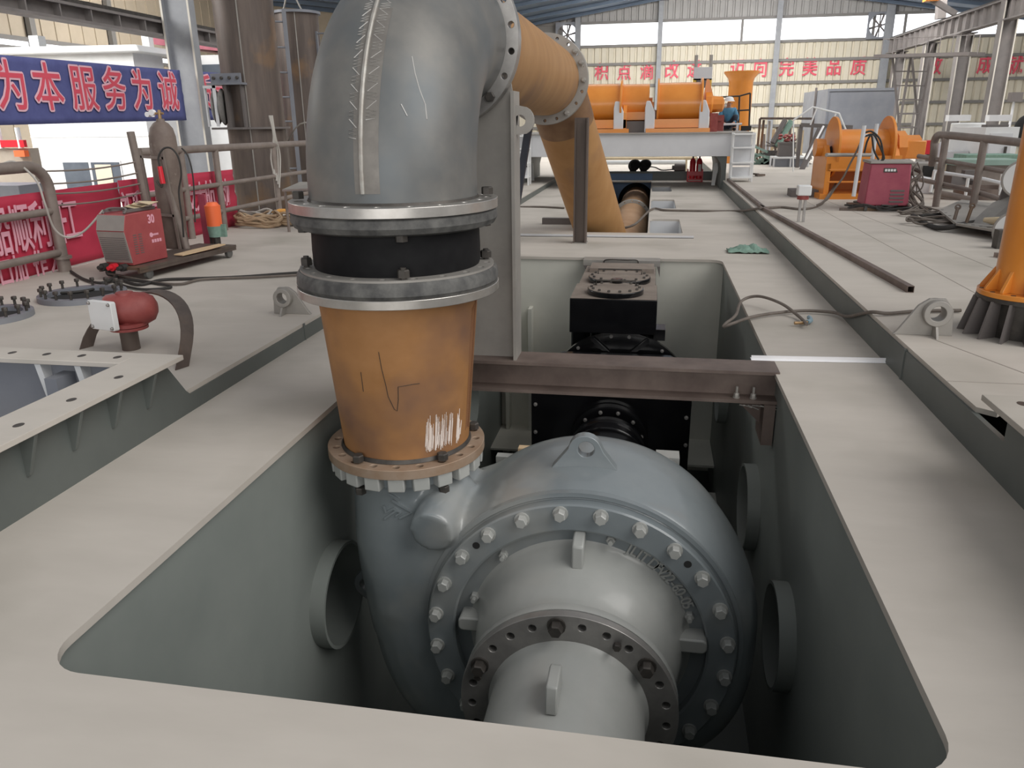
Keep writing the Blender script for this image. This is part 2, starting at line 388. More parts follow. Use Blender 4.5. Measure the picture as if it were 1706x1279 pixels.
# raised side decks with their step walls
mb = MB(); mb.box(-6.95, XL-.01, 4.45, 38, ZL-.03, ZL)
mb.prism([(-6.95, -3, ZL-.03), (-4.9, -3, ZL-.03), (-4.9, 4.0, ZL-.03), (XL-.01, 4.0, ZL-.03), (XL-.01, 4.45, ZL-.03), (-6.95, 4.45, ZL-.03)], (0, 0, .03))
struct('floor_left', mb, 'deck')
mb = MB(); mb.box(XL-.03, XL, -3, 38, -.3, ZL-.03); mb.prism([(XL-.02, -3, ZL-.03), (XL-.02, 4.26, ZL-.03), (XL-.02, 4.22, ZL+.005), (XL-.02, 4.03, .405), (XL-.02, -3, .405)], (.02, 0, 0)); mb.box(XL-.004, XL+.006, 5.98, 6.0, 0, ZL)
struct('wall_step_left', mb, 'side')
mb = MB(); mb.box(XR+.015, 6.6, 4.8, 38, ZR-.03, ZR); mb.box(3.7, 6.6, -3, 4.8, ZR-.03, ZR)
mb.prism([(XR+.015, 4.8, ZR-.03), (1.80, 4.35, ZR-.03), (1.88, 4.28, ZR-.03), (2.02, 4.42, ZR-.03), (3.7, 4.3, ZR-.03), (3.7, 4.8, ZR-.03)], (0, 0, .03))
mb.box(6.6, 13.6, 17, 38, ZR-.03, ZR)
struct('floor_right', mb, 'deck')
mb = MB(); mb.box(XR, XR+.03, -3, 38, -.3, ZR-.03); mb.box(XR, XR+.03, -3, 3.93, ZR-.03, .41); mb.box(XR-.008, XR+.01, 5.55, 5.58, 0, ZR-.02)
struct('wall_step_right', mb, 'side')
mb = MB(); mb.box(XR+.03, 6.55, -3, 17, -.36, -.34); mb.box(-6.9, XL-.03, -3, 17, -.36, -.34); struct('floor_void', mb, 'side')
for i, (p, q) in enumerate((((XR+.02, 4.80), (6.5, 4.80)), ((2.02, 5.80), (2.40, 4.80)), ((2.9, 4.8), (2.9, 16)), ((3.6, 7.0), (3.3, 16)))):
    mb = MB(); mb.bar((p[0], p[1], ZR+.0005), (q[0], q[1], ZR+.0005), .009, .003); struct('trim_%d' % (50+i), mb, 'seam')
mb = MB(); mb.box(XL, XR, 24.75, 38, -.03, 0.0); struct('floor_rear', mb, 'deck')
# hull sides and the workshop floor beyond
mb = MB(); mb.box(-6.95, -6.9, -3, 38, -1.2, ZL-.03); mb.box(6.55, 6.6, -3, 17, -1.2, ZR-.03); mb.box(6.55, 13.6, 16.95, 17.0, -1.2, ZR-.03)
struct('wall_hull', mb, 'side')
mb = MB(); mb.box(-40, -6.95, -3, 62, -1.3, -1.2); mb.box(6.6, 34, -3, 16.95, -1.3, -1.2); mb.box(-6.95, 34, 38, 62, -1.3, -1.2); mb.box(13.6, 34, 16.95, 38, -1.3, -1.2); struct('floor_shop', mb, mat('shop_concrete', (.30, .28, .25), (.38, .355, .32), .8, .8))
# ------------------------------------------------------------------ far gable wall, window band, girts
YW = 60.0
def wavy(mb, x0, x1, z0, z1, y, step=.5):
    n = max(1, round((x1-x0)/step)); w = (x1-x0)/n; row = []
    for i in range(n):
        for f, d in ((0, 0), (.62, 0), (.72, .09), (.9, .09)): row.append((x0+w*(i+f), y+d))
    row.append((x1, y))
    a = [mb.bm.verts.new((x, yy, z0)) for x, yy in row]; b = [mb.bm.verts.new((x, yy, z1)) for x, yy in row]
    for i in range(len(row)-1): mb.face([a[i], a[i+1], b[i+1], b[i]])
WX0, WX1 = -16.0, 27.0
mb = MB(); wavy(mb, WX0, WX1, -1.2, 6.72, YW); struct('wall_far', mb, 'wall', 20)
mb = MB(); wavy(mb, WX0, WX1, 8.25, 13.0, YW); struct('wall_gable', mb, 'wallgrey', 20)
bands = [(-5.55, 0), (.12, 5.45), (5.65, 14.0), (15.0, 26.9)]
mb = MB()
for z in (6.72, 8.25): mb.box(WX0, WX1, YW-.12, YW, z-.09, z+.09)
for x in (-6.9, -5.6, .06, 5.55, 14.05, 16.0, 22.0): mb.box(x-.08, x+.08, YW-.1, YW, 6.72, 8.25)
mb.box(WX0, -6.9, YW-.03, YW, 6.72, 8.25)
struct('window_1', mb, 'girt')
mb = MB(); mb.box(-6.8, WX1, YW+.12, YW+.14, 6.72, 8.25); struct('window_2', mb, 'skylite')
for i, z in enumerate((5.52, 4.08, 2.66, 1.25, -.1)):
    mb = MB(); mb.box(WX0, WX1, YW-.14, YW-.02, z-.09, z+.09); struct('trim_%d' % (20+i), mb, 'girt')
for i, (x, w) in enumerate(((.02, .10), (7.9, .12), (14.9, .2), (-5.7, .12))):
    mb = MB(); mb.box(x-w, x+w, YW-.5, YW-.15, -1.2, 11.0); mb.box(x-w-.06, x+w+.06, YW-.54, YW-.5, -1.2, 11.0); struct('trim_%d' % (26+i), mb, 'colgrey')
# big red characters painted on the far wall
def wallchar(ch, px, py=None, size=1.25):
    p = A(px, py, YW-.2)
    mb = MB(); mb.text(ch, size, FRONT(p.x, YW-.05, p.z), .03, .014, .82)
    o = obj('wall_letter', mb, 'charred', sm=0)
    return tag(o, 'red wall character %s painted high on the cream far wall' % ch, 'sign lettering', 'red characters on the far wall')
for ch, px, py in (('积', 1002, 121), ('点', 1040, 121), ('滴', 1078, 120), ('改', 1119, 118), ('进', 1157, 117), ('迈', 1229, 115), ('向', 1267, 115.5), ('完', 1311, 114), ('美', 1350, 113.5), ('品', 1390, 112.5), ('质', 1431, 112), ('效', 1557, 111), ('成', 1643, 109), ('就', 1692, 110)):
    wallchar(ch, px, py)
# round exhaust fans in the window band
def fan(px, label):
    p = A(px, 46, YW); t = thing('exhaust_fan', label, 'fan', (p.x, YW-.2, 6.75), 'wall exhaust fans')
    c = Vector((p.x, YW-.2, 7.5)); s = .82
    mb = MB(); mb.plate([(-s, -s), (s, -s), (s, s), (-s, s)], [circ(0, 0, .72, 40)], FRONT(c.x, YW-.3, c.z), .16); obj('housing', mb, 'sheet', t)
    mb = MB(); mb.cyl(c+Vector((0, .1, 0)), c+Vector((0, -.12, 0)), .12, n=16); mb.box(c.x-.03, c.x+.03, c.y+.04, c.y+.1, c.z-.74, c.z+.74); obj('hub', mb, 'sheetdk', t)
    for k in range(6):
        a = 2*pi*k/6+.25; d = Vector((cos(a), 0, sin(a))); q = Vector((-sin(a), .3, cos(a))).normalized()
        mb = MB(); mb.prism([c+d*.1-q*.04, c+d*.68-q*.07, c+d*.68+q*.07, c+d*.1+q*.04], q.cross(d)*.015); obj('blade', mb, 'sheetdk', t)
fan(1464, 'six-bladed wall exhaust fan beside the right crane column'); fan(946, 'six-bladed wall exhaust fan just above the rusty pipe flange')
# roof over the far bays
RX = 5.0
def roofz(x): return 10.4 - .15*abs(x-RX)
mb = MB()
mb.hexa([(-13, 38, roofz(-13)), (RX, 38, roofz(RX)), (RX, 60, roofz(RX)), (-13, 60, roofz(-13)), (-13, 38, roofz(-13)+.1), (RX, 38, roofz(RX)+.1), (RX, 60, roofz(RX)+.1), (-13, 60, roofz(-13)+.1)])
mb.hexa([(RX, 38, roofz(RX)), (27, 38, roofz(27)), (27, 60, roofz(27)), (RX, 60, roofz(RX)), (RX, 38, roofz(RX)+.1), (27, 38, roofz(27)+.1), (27, 60, roofz(27)+.1), (RX, 60, roofz(RX)+.1)])
for y in (41, 44, 47, 50, 53, 56, 59):
    mb.bar((-13, y, roofz(-13)-.12), (RX, y, roofz(RX)-.12), .12, .2); mb.bar((RX, y, roofz(RX)-.12), (27, y, roofz(27)-.12), .12, .2)
struct('ceiling', mb, 'roofdk')
# left bay: cladding, roof edge and windows
XLW = -30.0
mb = MB()
row = [(XLW, y) for y in range(6, 61, 2)]
mb.box(XLW-.1, XLW, 4, 60, -1.2, 5.3); mb.box(XLW-.1, XLW, 4, 60, 5.75, 12); mb.box(XLW, -16, 59.9, 60, -1.2, 12)
for y in range(5, 60, 1): mb.box(XLW, XLW+.05, y, y+.06, -1.2, 5.3); mb.box(XLW, XLW+.05, y, y+.06, 5.75, 12)
struct('wall_bay', mb, 'walltan')
mb = MB()
for y in range(6, 60, 6): mb.box(XLW, XLW+.3, y, y+.35, -1.2, 11)
for z in (5.3, 5.75): mb.box(XLW, XLW+.12, 4, 60, z-.1, z+.1)
struct('trim_40', mb, 'girt')
mb = MB(); mb.box(XLW-.06, XLW-.04, 4, 60, 5.3, 5.75); struct('window_3', mb, 'skylite')
mb = MB()
mb.hexa([(-31, 12, 10.6), (-13, 12, 8.2), (-13, 60, 8.2), (-31, 60, 10.6), (-31, 12, 10.7), (-13, 12, 8.3), (-13, 60, 8.3), (-31, 60, 10.7)])
for y in range(14, 60, 4): mb.bar((-31, y, 10.45), (-13, y, 8.05), .15, .25)
struct('ceiling_bay', mb, 'roofdk')
# ------------------------------------------------------------------ crane columns and runway beams
def hcol(mb, x, y, z0, z1, w=.45, d=.55, t=.05):
    mb.box(x-w/2, x-w/2+t, y-d/2, y+d/2, z0, z1); mb.box(x+w/2-t, x+w/2, y-d/2, y+d/2, z0, z1); mb.box(x-w/2+t, x+w/2-t, y-t/2, y+t/2, z0, z1)
def column(x, y, z1, label, w, d, group, m='colgrey'):
    t = thing('crane_column', label, 'column', (x, y, -1.2), group)
    mb = MB(); hcol(mb, x, y, -1.2, z1, w, d); obj('shaft', mb, m, t)
    mb = MB(); mb.box(x-w/2-.004, x-w/2+.05, y-d/2-.006, y-d/2, -1.2, z1); mb.box(x+w/2-.05, x+w/2+.004, y-d/2-.006, y-d/2, -1.2, z1); obj('painted_edge', mb, 'colpale', t, label='pale painted column edges')
    mb = MB(); mb.box(x-w/2-.1, x+w/2+.1, y-d/2-.15, y+d/2+.15, z1-.05, z1); mb.prism([(x-.05, y-d/2-.5, z1-.05), (x-.05, y-d/2, z1-.05), (x-.05, y-d/2, z1-.6)], (.1, 0, 0)); obj('bracket', mb, 'cran', t)
    return t
GL = 'crane columns'
column(-12.35, 20.3, 8.0, 'blue-grey H column with pale edges between the two blue banner lengths', .80, .28, GL)
for px, lab in ((1497, 'right crane column standing at the crossed ladders by the sheet-steel bin'), (1546, 'right crane column passing through the high service platform'), (1602, 'right crane column left of the red character 成'), (1668, 'nearest right crane column with pale stripe')):
    q = A(px, 100, 40); x = 14.6; y = x/(q.x/40)
    column(x, y, 5.55 if px < 1650 else 8.5, lab, .62, .5, GL, 'cran')
def runway(x, y0, y1, z, name, label, dp=.9):
    t = thing('runway_beam', label, 'crane beam', (x, y0, z-dp), 'crane runway beams')
    mb = MB(); mb.box(x-.22, x+.22, y0, y1, z-.06, z); mb.box(x-.22, x+.22, y0, y1, z-dp+.04, z-dp+.1); mb.box(x-.03, x+.03, y0, y1, z-dp+.1, z-.06)
    y = y0+.5
    while y < y1: mb.box(x-.2, x+.2, y-.02, y+.02, z-dp+.1, z-.06); y += 1.0
    obj('girder', mb, 'cran', t)
    mb = MB(); mb.box(x-.05, x+.05, y0, y1, z, z+.12); obj('rail', mb, 'darksteel', t)
runway(-13.0, 8, 58, 4.34, 'l', 'dark crane runway beam running above the blue banner', .42)
runway(14.5, 24, 57, 6.42, 'r', 'dark stiffened crane runway beam on the right columns')
# hanging crane bits above the right beam
t = thing('crane_end_carriage', 'dark crane carriage with orange end block near top right', 'crane', (14.2, 47, 6.45))
mb = MB(); mb.bar((14.2, 47, 6.5), (14.0, 47, 9.5), .4, .5, (0, 1, 0)); mb.bar((13.2, 46, 7.4), (14.6, 46, 6.6), .25, .25); obj('frame', mb, 'cran', t)
mb = MB(); mb.box(13.0, 13.6, 45.6, 46.2, 7.2, 7.8); obj('end_block', mb, 'orange', t)
# ------------------------------------------------------------------ no skylights here; added area lights light the hall
# ================================================================== dredge pump
PC = Vector((-.32, 4.375, -1.183)); HW = .46
pump = thing('dredge_pump', 'big grey volute dredge pump with bolted round cover in the near end of the pit', 'pump', (PC.x, PC.y, PF))
def Rv(deg):
    tab = [(-180, 1.44), (-140, 1.52), (-90, 1.36), (-45, 1.22), (0, 1.08), (40, 1.02), (90, .995), (128, .99), (145, 1.12), (165, 1.38), (180, 1.44)]
    for (a, ra), (b, rb) in zip(tab, tab[1:]):
        if a <= deg <= b:
            t = (deg-a)/(b-a); t = t*t*(3-2*t); return ra+(rb-ra)*t
    return 1.5
mb = MB(); n = 144; Ls = []
def sect(R):
    P = [(0.0, -HW), (.6, -HW), (.90, -HW)]
    r0 = .90; p = 2/2.3
    for k in range(1, 12):
        t = pi*k/12; P.append((r0+(R-r0)*abs(sin(t))**p, -HW*(1 if cos(t) > 0 else -1)*abs(cos(t))**p))
    return P+[(.90, HW), (.6, HW), (0.0, HW)]
cols = []
for i in range(n):
    a = -180+360*i/n; P = sect(Rv(a)); d = Vector((cos(rad(a)), 0, sin(rad(a))))
    cols.append([(PC + d*r + Vector((0, y, 0))) for r, y in P])
m0 = mb.bm.verts.new(PC+Vector((0, -HW, 0))); m1 = mb.bm.verts.new(PC+Vector((0, HW, 0)))
vv = [[m0]+[mb.bm.verts.new(p) for p in c[1:-1]]+[m1] for c in cols]
for i in range(n):
    c0, c1 = vv[i], vv[(i+1) % n]
    for j in range(len(c0)-1):
        u = []
        for v in (c0[j], c0[j+1], c1[j+1], c1[j]):
            if v not in u: u.append(v)
        mb.face(u)
# discharge throat, rising on the left
prev = None
for z, cx, rx, ry, p in ((-1.45, -1.33, .42, .40, 2.6), (-1.2, -1.34, .43, .44, 2.6), (-.95, -1.375, .43, .43, 2.5), (-.75, -1.42, .405, .41, 2.3), (-.55, -1.45, .375, .38, 2.1), (-.40, -1.46, .365, .365, 2), (-.29, -1.465, .365, .365, 2)):
    l = [mb.bm.verts.new((cx+rx*(abs(cos(t))**(2/p))*(1 if cos(t) > 0 else -1), PC.y+ry*(abs(sin(t))**(2/p))*(1 if sin(t) > 0 else -1), z)) for t in [2*pi*k/40 for k in range(40)]]
    if prev: mb.skin(prev, l)
    else: mb.face(l[::-1])
    prev = l
mb.face(prev)
mb.cyl((-1.165, 4.35, -.44), (-1.185, 3.85, -.52), .145, .138, n=28)                 # cast boss
mb.prism([(-1.2, 4.1, -.3), (-.95, 4.1, -.52), (-1.05, 4.1, -.9), (-1.4, 4.1, -.9)], (0, .5, 0))
casing = obj('casing', mb, 'pump', pump)
rm = casing.modifiers.new('cast', 'REMESH'); rm.mode = 'VOXEL'; rm.voxel_size = .02; rm.use_smooth_shade = True
sm_ = casing.modifiers.new('soft', 'SMOOTH'); sm_.factor = .5; sm_.iterations = 9
# bolted front cover
YC = 3.895
mb = MB(); mb.lathe([(.745, 0), (.745, -.035), (.758, -.045), (.905, -.045), (.914, -.036), (.914, .06), (.745, .06)], (PC.x, YC, PC.z), YA, 96, closed=True)
cover = obj('cover_ring', mb, 'pump', pump)
mb = MB(); mb.lathe([(.93, .045), (.93, .02), (.955, .02), (.955, .06)], (PC.x, YC, PC.z), YA, 96, closed=True); obj('rim', mb, 'pump', pump)
mb = MB()
mb.lathe([(.76, .03), (.70, .03), (.66, .02), (.632, -.005), (.612, -.05), (.60, -.10), (.588, -.18), (.565, -.25), (.53, -.31), (.503, -.36), (.494, -.41), (.505, -.445), (.53, -.466), (.572, -.478), (.575, -.485), (.575, -.535), (.42, -.535), (.42, .03)], (PC.x, YC, PC.z), YA, 96, closed=True)
obj('suction_neck', mb, 'pumpl', pump)
bt = MB(); bt.hexbolt((0, 0, 0), (0, 0, 1), .034, .046, True); bolt = template(bt, 'pumpl', 30)
for k in range(24):
    a = rad(97.1-15*k); p = Vector((PC.x+.863*cos(a)*1.0, YC-.045, PC.z+.863*sin(a)))
    inst('cover_bolt', bolt, pump, MX(p, (cos(a), 0, sin(a)), (-sin(a), 0, cos(a)), (0, -1, 0)))
bt = MB(); bt.hexbolt((0, 0, 0), (0, 0, 1), .028, .036, True, .03); stud = template(bt, 'pumpl', 30)
for x, z in ((-.766, -.656), (-.946, -.96), (-.144, -.497), (.318, -.956)):
    inst('stud_nut', stud, pump, MX((x, YC+.03, z), XA, ZA, (0, -1, 0)))
bt = MB(); bt.cyl((0, 0, -.01), (0, 0, .002), .022, n=14); hl = template(bt, 'void')
for a in (44.6, 134.5):
    inst('jacking_hole', hl, pump, MX((PC.x+.85*cos(rad(a)), YC-.045, PC.z+.85*sin(rad(a))), XA, ZA, (0, -1, 0)))
for x0, x1 in ((-1.03, -.82), (.20, .42)):                                          # flat cast lugs either side
    mb = MB(); mb.prism([(x, 3.80, z) for x, z in rrect(x0, x1, -1.135, -1.045, .03, 4)], (0, .16, 0)); obj('cast_lug', mb, 'pumpl', pump, bev=.01)
mb = MB(); mb.prism([(-.350, 3.93, -.44), (-.350, 3.80, -.44), (-.350, 3.74, -.47), (-.350, 3.72, -.60), (-.350, 3.93, -.57)], (.065, 0, 0)); obj('cast_lug', mb, 'pumpl', pump, bev=.01)
def cast_text(body, r, a0, da, size):
    mb = MB()
    for i, ch in enumerate(body):
        if ch == ' ': continue
        a = rad(a0-da*i); p = Vector((PC.x+r*cos(a), YC+.028, PC.z+r*sin(a)))
        mb.text(ch, size, MX(p, (sin(a), 0, -cos(a)), (cos(a), 0, sin(a)), (0, -1, 0)), .022, .0015, .9)
    return obj('cast_lettering', mb, 'pumpl', pump, sm=0)  # same paint as the cover; paler tone puts light on the raised letters
cast_text('JLIT DFV22-60-05', .690, 66, 2.72, .092)
# machined suction flanges
def flange(name, parent, c, d, ro, ri, t, nh, rh, rb, m, a0=0, skip=()):
    c = Vector(c); d = Vector(d).normalized(); a = d.cross(ZA)
    if a.length < 1e-3: a = Vector((1, 0, 0))
    a.normalize(); b = d.cross(a)
    mb = MB(); mb.plate(circ(0, 0, ro, 72), [circ(0, 0, ri, 56)]+[circ(rb*cos(2*pi*k/nh+a0), rb*sin(2*pi*k/nh+a0), rh, 12) for k in range(nh)], MX(c, a, b, d), t)
    o = obj(name, mb, m, parent, bev=.003)
    return o, lambda k, f=0.0: (c + a*(rb*cos(2*pi*(k+f)/nh+a0)) + b*(rb*sin(2*pi*(k+f)/nh+a0)), a, b, d)
spool = thing('suction_spool', 'pale grey suction pipe stub with machined bolted flange at the near end of the pump', 'pipe', (PC.x, 2.6, -1.59))
YF = YC-.54
_, hp = flange('flange', spool, (PC.x, YF-.001, PC.z), (0, -1, 0), .575, .415, .05, 25, .022, .515, 'dull', a0=rad(96.8-180))
mb = MB(); mb.lathe([(.415, 0), (.435, 0), (.42, -.03), (.405, -.06), (.405, -1.35), (.395, -1.35), (.395, 0)], (PC.x, YF-.03, PC.z), YA, 72, closed=True); obj('pipe_wall', mb, 'pumpl', spool)
mb = MB(); mb.prism([(-.372, 3.02, -.775), (-.372, 3.0, -.66), (-.372, 2.96, -.64), (-.372, 2.82, -.645), (-.372, 2.79, -.70), (-.372, 2.79, -.775)], (.055, 0, 0)); obj('lifting_lug', mb, 'pumpl', spool, bev=.008)
bt = MB(); bt.hexbolt((0, 0, 0), (0, 0, 1), .037, .05, True); db = template(bt, 'darksteel', 30)
nh = 20
for ang in (96.8, 39.2, 154.4):
    a = rad(ang); inst('flange_bolt', db, spool, MX((PC.x+.515*cos(a), YF-.05, PC.z+.515*sin(a)), XA, ZA, (0, -1, 0)))
bt = MB(); bt.hexbolt((0, 0, 0), (0, 0, 1), .022, .03, False); sb = template(bt, 'darksteel', 30)
for ang in (60.4, 161):
    a = rad(ang); inst('jacking_bolt', sb, spool, MX((PC.x+.50*cos(a), YF-.05, PC.z+.50*sin(a)), XA, ZA, (0, -1, 0)))
# lifting eye on the crown and on the flank
def eye(name, pts, hx, hz, hr, y, t, parent, m):
    mb = MB(); mb.plate(pts, [circ(hx, hz, hr, 20)], MX((0, y, 0), XA, ZA, (0, -1, 0)), t); return obj(name, mb, m, parent, bev=.004)
P = [(-.565, -.27), (-.425, -.09)] + [(-.325+.095*cos(rad(a)), -.085+.085*sin(rad(a))) for a in range(160, 19, -20)] + [(-.215, -.10), (-.085, -.27)]
eye('lifting_eye', P[::-1], -.318, -.085, .05, 4.27, .07, pump, 'pump')
P = [(-1.72, -1.02), (-1.72, -1.48)] + [(-1.83+.085*cos(rad(a)), -1.27+.1*sin(rad(a))) for a in range(240, 119, -20)]
eye('lifting_eye', P[::-1], -1.83, -1.27, .045, 4.42, .05, pump, 'pump')
# raised mark on the throat
lg = [[(640, 819), (663, 831), (667, 828), (646, 816)], [(656, 829), (686, 851), (677, 853), (655, 840)], [(640, 842), (650, 838), (647, 850), (652, 853), (657, 848), (661, 851), (650, 862), (640, 864)], [(641, 862), (664, 848), (670, 854), (658, 853)], [(662, 858), (669, 861), (687, 851), (682, 848)]]
from mathutils.bvhtree import BVHTree
_dg = bpy.context.evaluated_depsgraph_get(); _dg.update(); _bv = BVHTree.FromObject(casing, _dg)
def onskin(px, py):
    d = _ray(px, py).normalized(); o = CAM - casing.matrix_world.translation - (wloc(pump) if casing.matrix_world.translation.length < 1e-6 else Vector((0, 0, 0)))
    h = _bv.ray_cast(o, d); return (h[0] + (CAM-o)) if h[0] else A(px, py, 3.98)
mb = MB()
for st, w in (([(648, 821), (657, 826), (666, 832)], 3), ([(654, 832), (665, 839), (676, 845), (687, 852), (676, 857), (666, 862)], 3), ([(640, 841), (644, 852), (650, 849), (656, 846), (663, 850)], 3), ([(641, 863), (648, 858), (655, 853), (662, 849), (668, 853), (660, 858)], 3)):
    prev = None
    for i, (x, y) in enumerate(st):
        x0, y0 = st[max(i-1, 0)]; x1, y1 = st[min(i+1, len(st)-1)]; L = math.hypot(x1-x0, y1-y0); nx, ny = -(y1-y0)/L*w, (x1-x0)/L*w
        p, q = onskin(x+nx*.55, y+ny*.55), onskin(x-nx*.55, y-ny*.55)
        l = [mb.bm.verts.new(v) for v in (p-YA*.012, q-YA*.012, q+YA*.03, p+YA*.03)]
        if prev: mb.skin(prev, l)
        else: mb.face(l[::-1])
        prev = l
    mb.face(prev)
obj('raised_mark', mb, 'pump', pump)
# slotted discharge flange of the pump
DX, DY, DZ = -1.473, 4.375, -.215                        # top face of the pump's discharge flange
mb = MB(); mb.ring((DX, DY, DZ-.085), (DX, DY, DZ-.02), .42, .34, 56); obj('neck_collar', mb, 'pump', pump)
mb = MB()
for k in range(20):
    a = 2*pi*(k+.5)/20; w = .115
    R = Matrix(((cos(a), -sin(a), 0), (sin(a), cos(a), 0), (0, 0, 1)))
    mb.obox(Vector((DX, DY, DZ-.045)) + R @ Vector((.425, 0, 0)), .11, w*.86, .085, R)
obj('slotted_flange', mb, 'pumpl', pump, bev=.008)
mb = MB(); mb.box(PC.x-.7, PC.x-.55, 3.95, 4.8, PF, -2.3); mb.box(PC.x+.55, PC.x+.7, 3.95, 4.8, PF, -2.1); mb.box(PC.x-.9, PC.x+.9, 3.95, 4.8, PF, PF+.08); obj('support_foot', mb, 'pump', pump)
# bearing pedestal behind the pump and the block on it
t = thing('bearing_pedestal', 'pale grey bearing pedestal with two upright arms just behind the pump', 'machine support', (PC.x, 5.2, PF))
mb = MB(); mb.box(.105, .262, 4.92, 5.05, PF, -.425); obj('upright_arm', mb, 'pumpl', t)
mb = MB(); mb.box(-1.02, -.80, 4.98, 5.05, PF, -.52); obj('upright_arm', mb, 'pumpl', t)
mb = MB(); mb.box(-1.02, .262, 4.98, 5.9, PF, -1.75); obj('housing', mb, 'pump', t)
mb = MB(); mb.box(-.86, -.775, 4.985, 5.05, -.52, -.45); tag(obj('wood_block', mb, 'wood'), 'small tan wooden block on the pedestal arm behind the pump', 'wood block')
# ================================================================== rusty reducer between pump and expansion joint
RXc, RYc = -1.462, 4.375
ZD = DZ                                                      # bottom of rusty flange
ZT = .86                                                     # top of the reducer
hexd = MB(); hexd.hexbolt((0, 0, 0), (0, 0, 1), .034, .042, False); hb = template(hexd, 'darksteel', 30)
red = thing('reducer_pipe', 'rusty orange tapering pipe standing on the pump outlet', 'pipe', (RXc, RYc, ZD))
_, hp = flange('lower_flange', red, (DX, DY, ZD), (0, 0, 1), .494, .37, .06, 20, .022, .44, 'rustfl', a0=rad(9))
for ang in (-113, -44, 27, 99, 171):
    p = Vector((DX+.44*cos(rad(ang)), DY+.44*sin(rad(ang)), ZD)); inst('flange_bolt', hb, red, Matrix.Translation(p+ZA*.06))
    inst('flange_nut', hb, red, Matrix.Translation(p-ZA*.15))
mb = MB(); mb.lathe([(.372, .04), (.392, .06), (.397, .12), (.477, ZT-ZD-.03), (.477, ZT-ZD), (.465, ZT-ZD), (.36, .06)], (DX+.003, DY, ZD), ZA, 80, closed=True); obj('cone', mb, 'rust', red)
mb = MB(); mb.lathe([(.39, .055), (.41, .063), (.398, .085)], (DX, DY, ZD), ZA, 80, closed=True); obj('weld_bead', mb, 'darksteel', red)
# chalk rub near the foot of the cone, hatching scratches along its seam
def onc(ang, z, off=.0015):
    r = .397+(.477-.397)*(z-ZD-.12)/(ZT-ZD-.15)+off; return Vector((DX+.003+r*cos(ang), DY+r*sin(ang), z))
mb = MB()
for k in range(95):
    a = rad(random.uniform(-57, -30)) if k < 76 else rad(random.uniform(-25, -18)); z0 = random.uniform(-.10, -.05); z1 = z0+random.uniform(.06, .20)
    q = [onc(a+.004*j, z0+(z1-z0)*j/4) for j in range(5)]
    mb.sweep(q, random.uniform(.001, .0026), 5)
obj('chalk_mark', mb, mat('chalk', (.75, .66, .60), None, rough=.9), red)
mb = MB()
for k in range(60):
    z = -.05+.013*k; q = [onc(rad(-9+2*j), z+.007*j) for j in range(4)]; mb.sweep(q, .0016, 4)
mb.sweep([onc(rad(-1), -.05+.84*j/16) for j in range(17)], .006, 6)
obj('seam_hatching', mb, mat('dark_hatching', (.16, .07, .03), None, rough=.8), red)
mb = MB(); mb.sweep([onc(rad(x), z) for x, z in ((-88, .55), (-87, .45), (-85, .35), (-84, .28), (-80, .20), (-78, .19), (-76.5, .26), (-76, .34), (-70, .345), (-65, .35), (-60, .35))], .0018, 4); mb.sweep([onc(rad(-104), .30+.02*j) for j in range(7)], .002, 4)
obj('marker_line', mb, 'void', red)
_, hp2 = flange('upper_flange', red, (RXc, RYc, ZT-.045), (0, 0, 1), .592, .46, .05, 20, .022, .535, 'bright', a0=rad(9))
# ================================================================== rubber expansion joint
ex = thing('expansion_joint', 'black rubber expansion sleeve between two steel flanges of the riser', 'pipe joint', (RXc, RYc, ZT))
zb, zt = ZT+.005, 1.285
mb = MB(); mb.lathe([(.575, 0), (.59, .02), (.585, .07), (.57, .09), (.44, .09), (.44, 0)], (RXc, RYc, zb), ZA, 80, closed=True); obj('lower_rim', mb, 'rubberd', ex)
mb = MB(); mb.plate(circ(0, 0, .565, 72), [circ(0, 0, .47, 56)]+[circ(.525*cos(2*pi*k/20+.157), .525*sin(2*pi*k/20+.157), .02, 12) for k in range(20)], Matrix.Translation((RXc, RYc, zb+.09)), .012); obj('clamp_plate', mb, 'plate', ex)
mb = MB(); mb.lathe([(.472, .08), (.485, .12), (.487, .2), (.484, .3), (.478, zt-zb-.08), (.45, zt-zb-.08), (.45, .08)], (RXc, RYc, zb), ZA, 80, closed=True); obj('sleeve', mb, 'rubber', ex)
mb = MB(); mb.lathe([(.44, 0), (.44, -.085), (.53, -.095), (.575, -.08), (.592, -.05), (.588, -.01), (.575, 0)], (RXc, RYc, zt), ZA, 80, closed=True); obj('upper_rim', mb, 'rubberd', ex)
for k in range(4):
    a = rad(-69+90*k); p = Vector((RXc+.525*cos(a), RYc+.525*sin(a), zb+.102)); inst('joint_bolt', hb, ex, Matrix.Translation(p))
    mb = MB(); mb.cyl((p.x, p.y, zb+.10), (p.x, p.y, zb+.165), .016, n=10); obj('bolt_shank', mb, 'darksteel', ex)
    inst('joint_bolt', hb, ex, Matrix.Translation((p.x, p.y, zt-.13)))
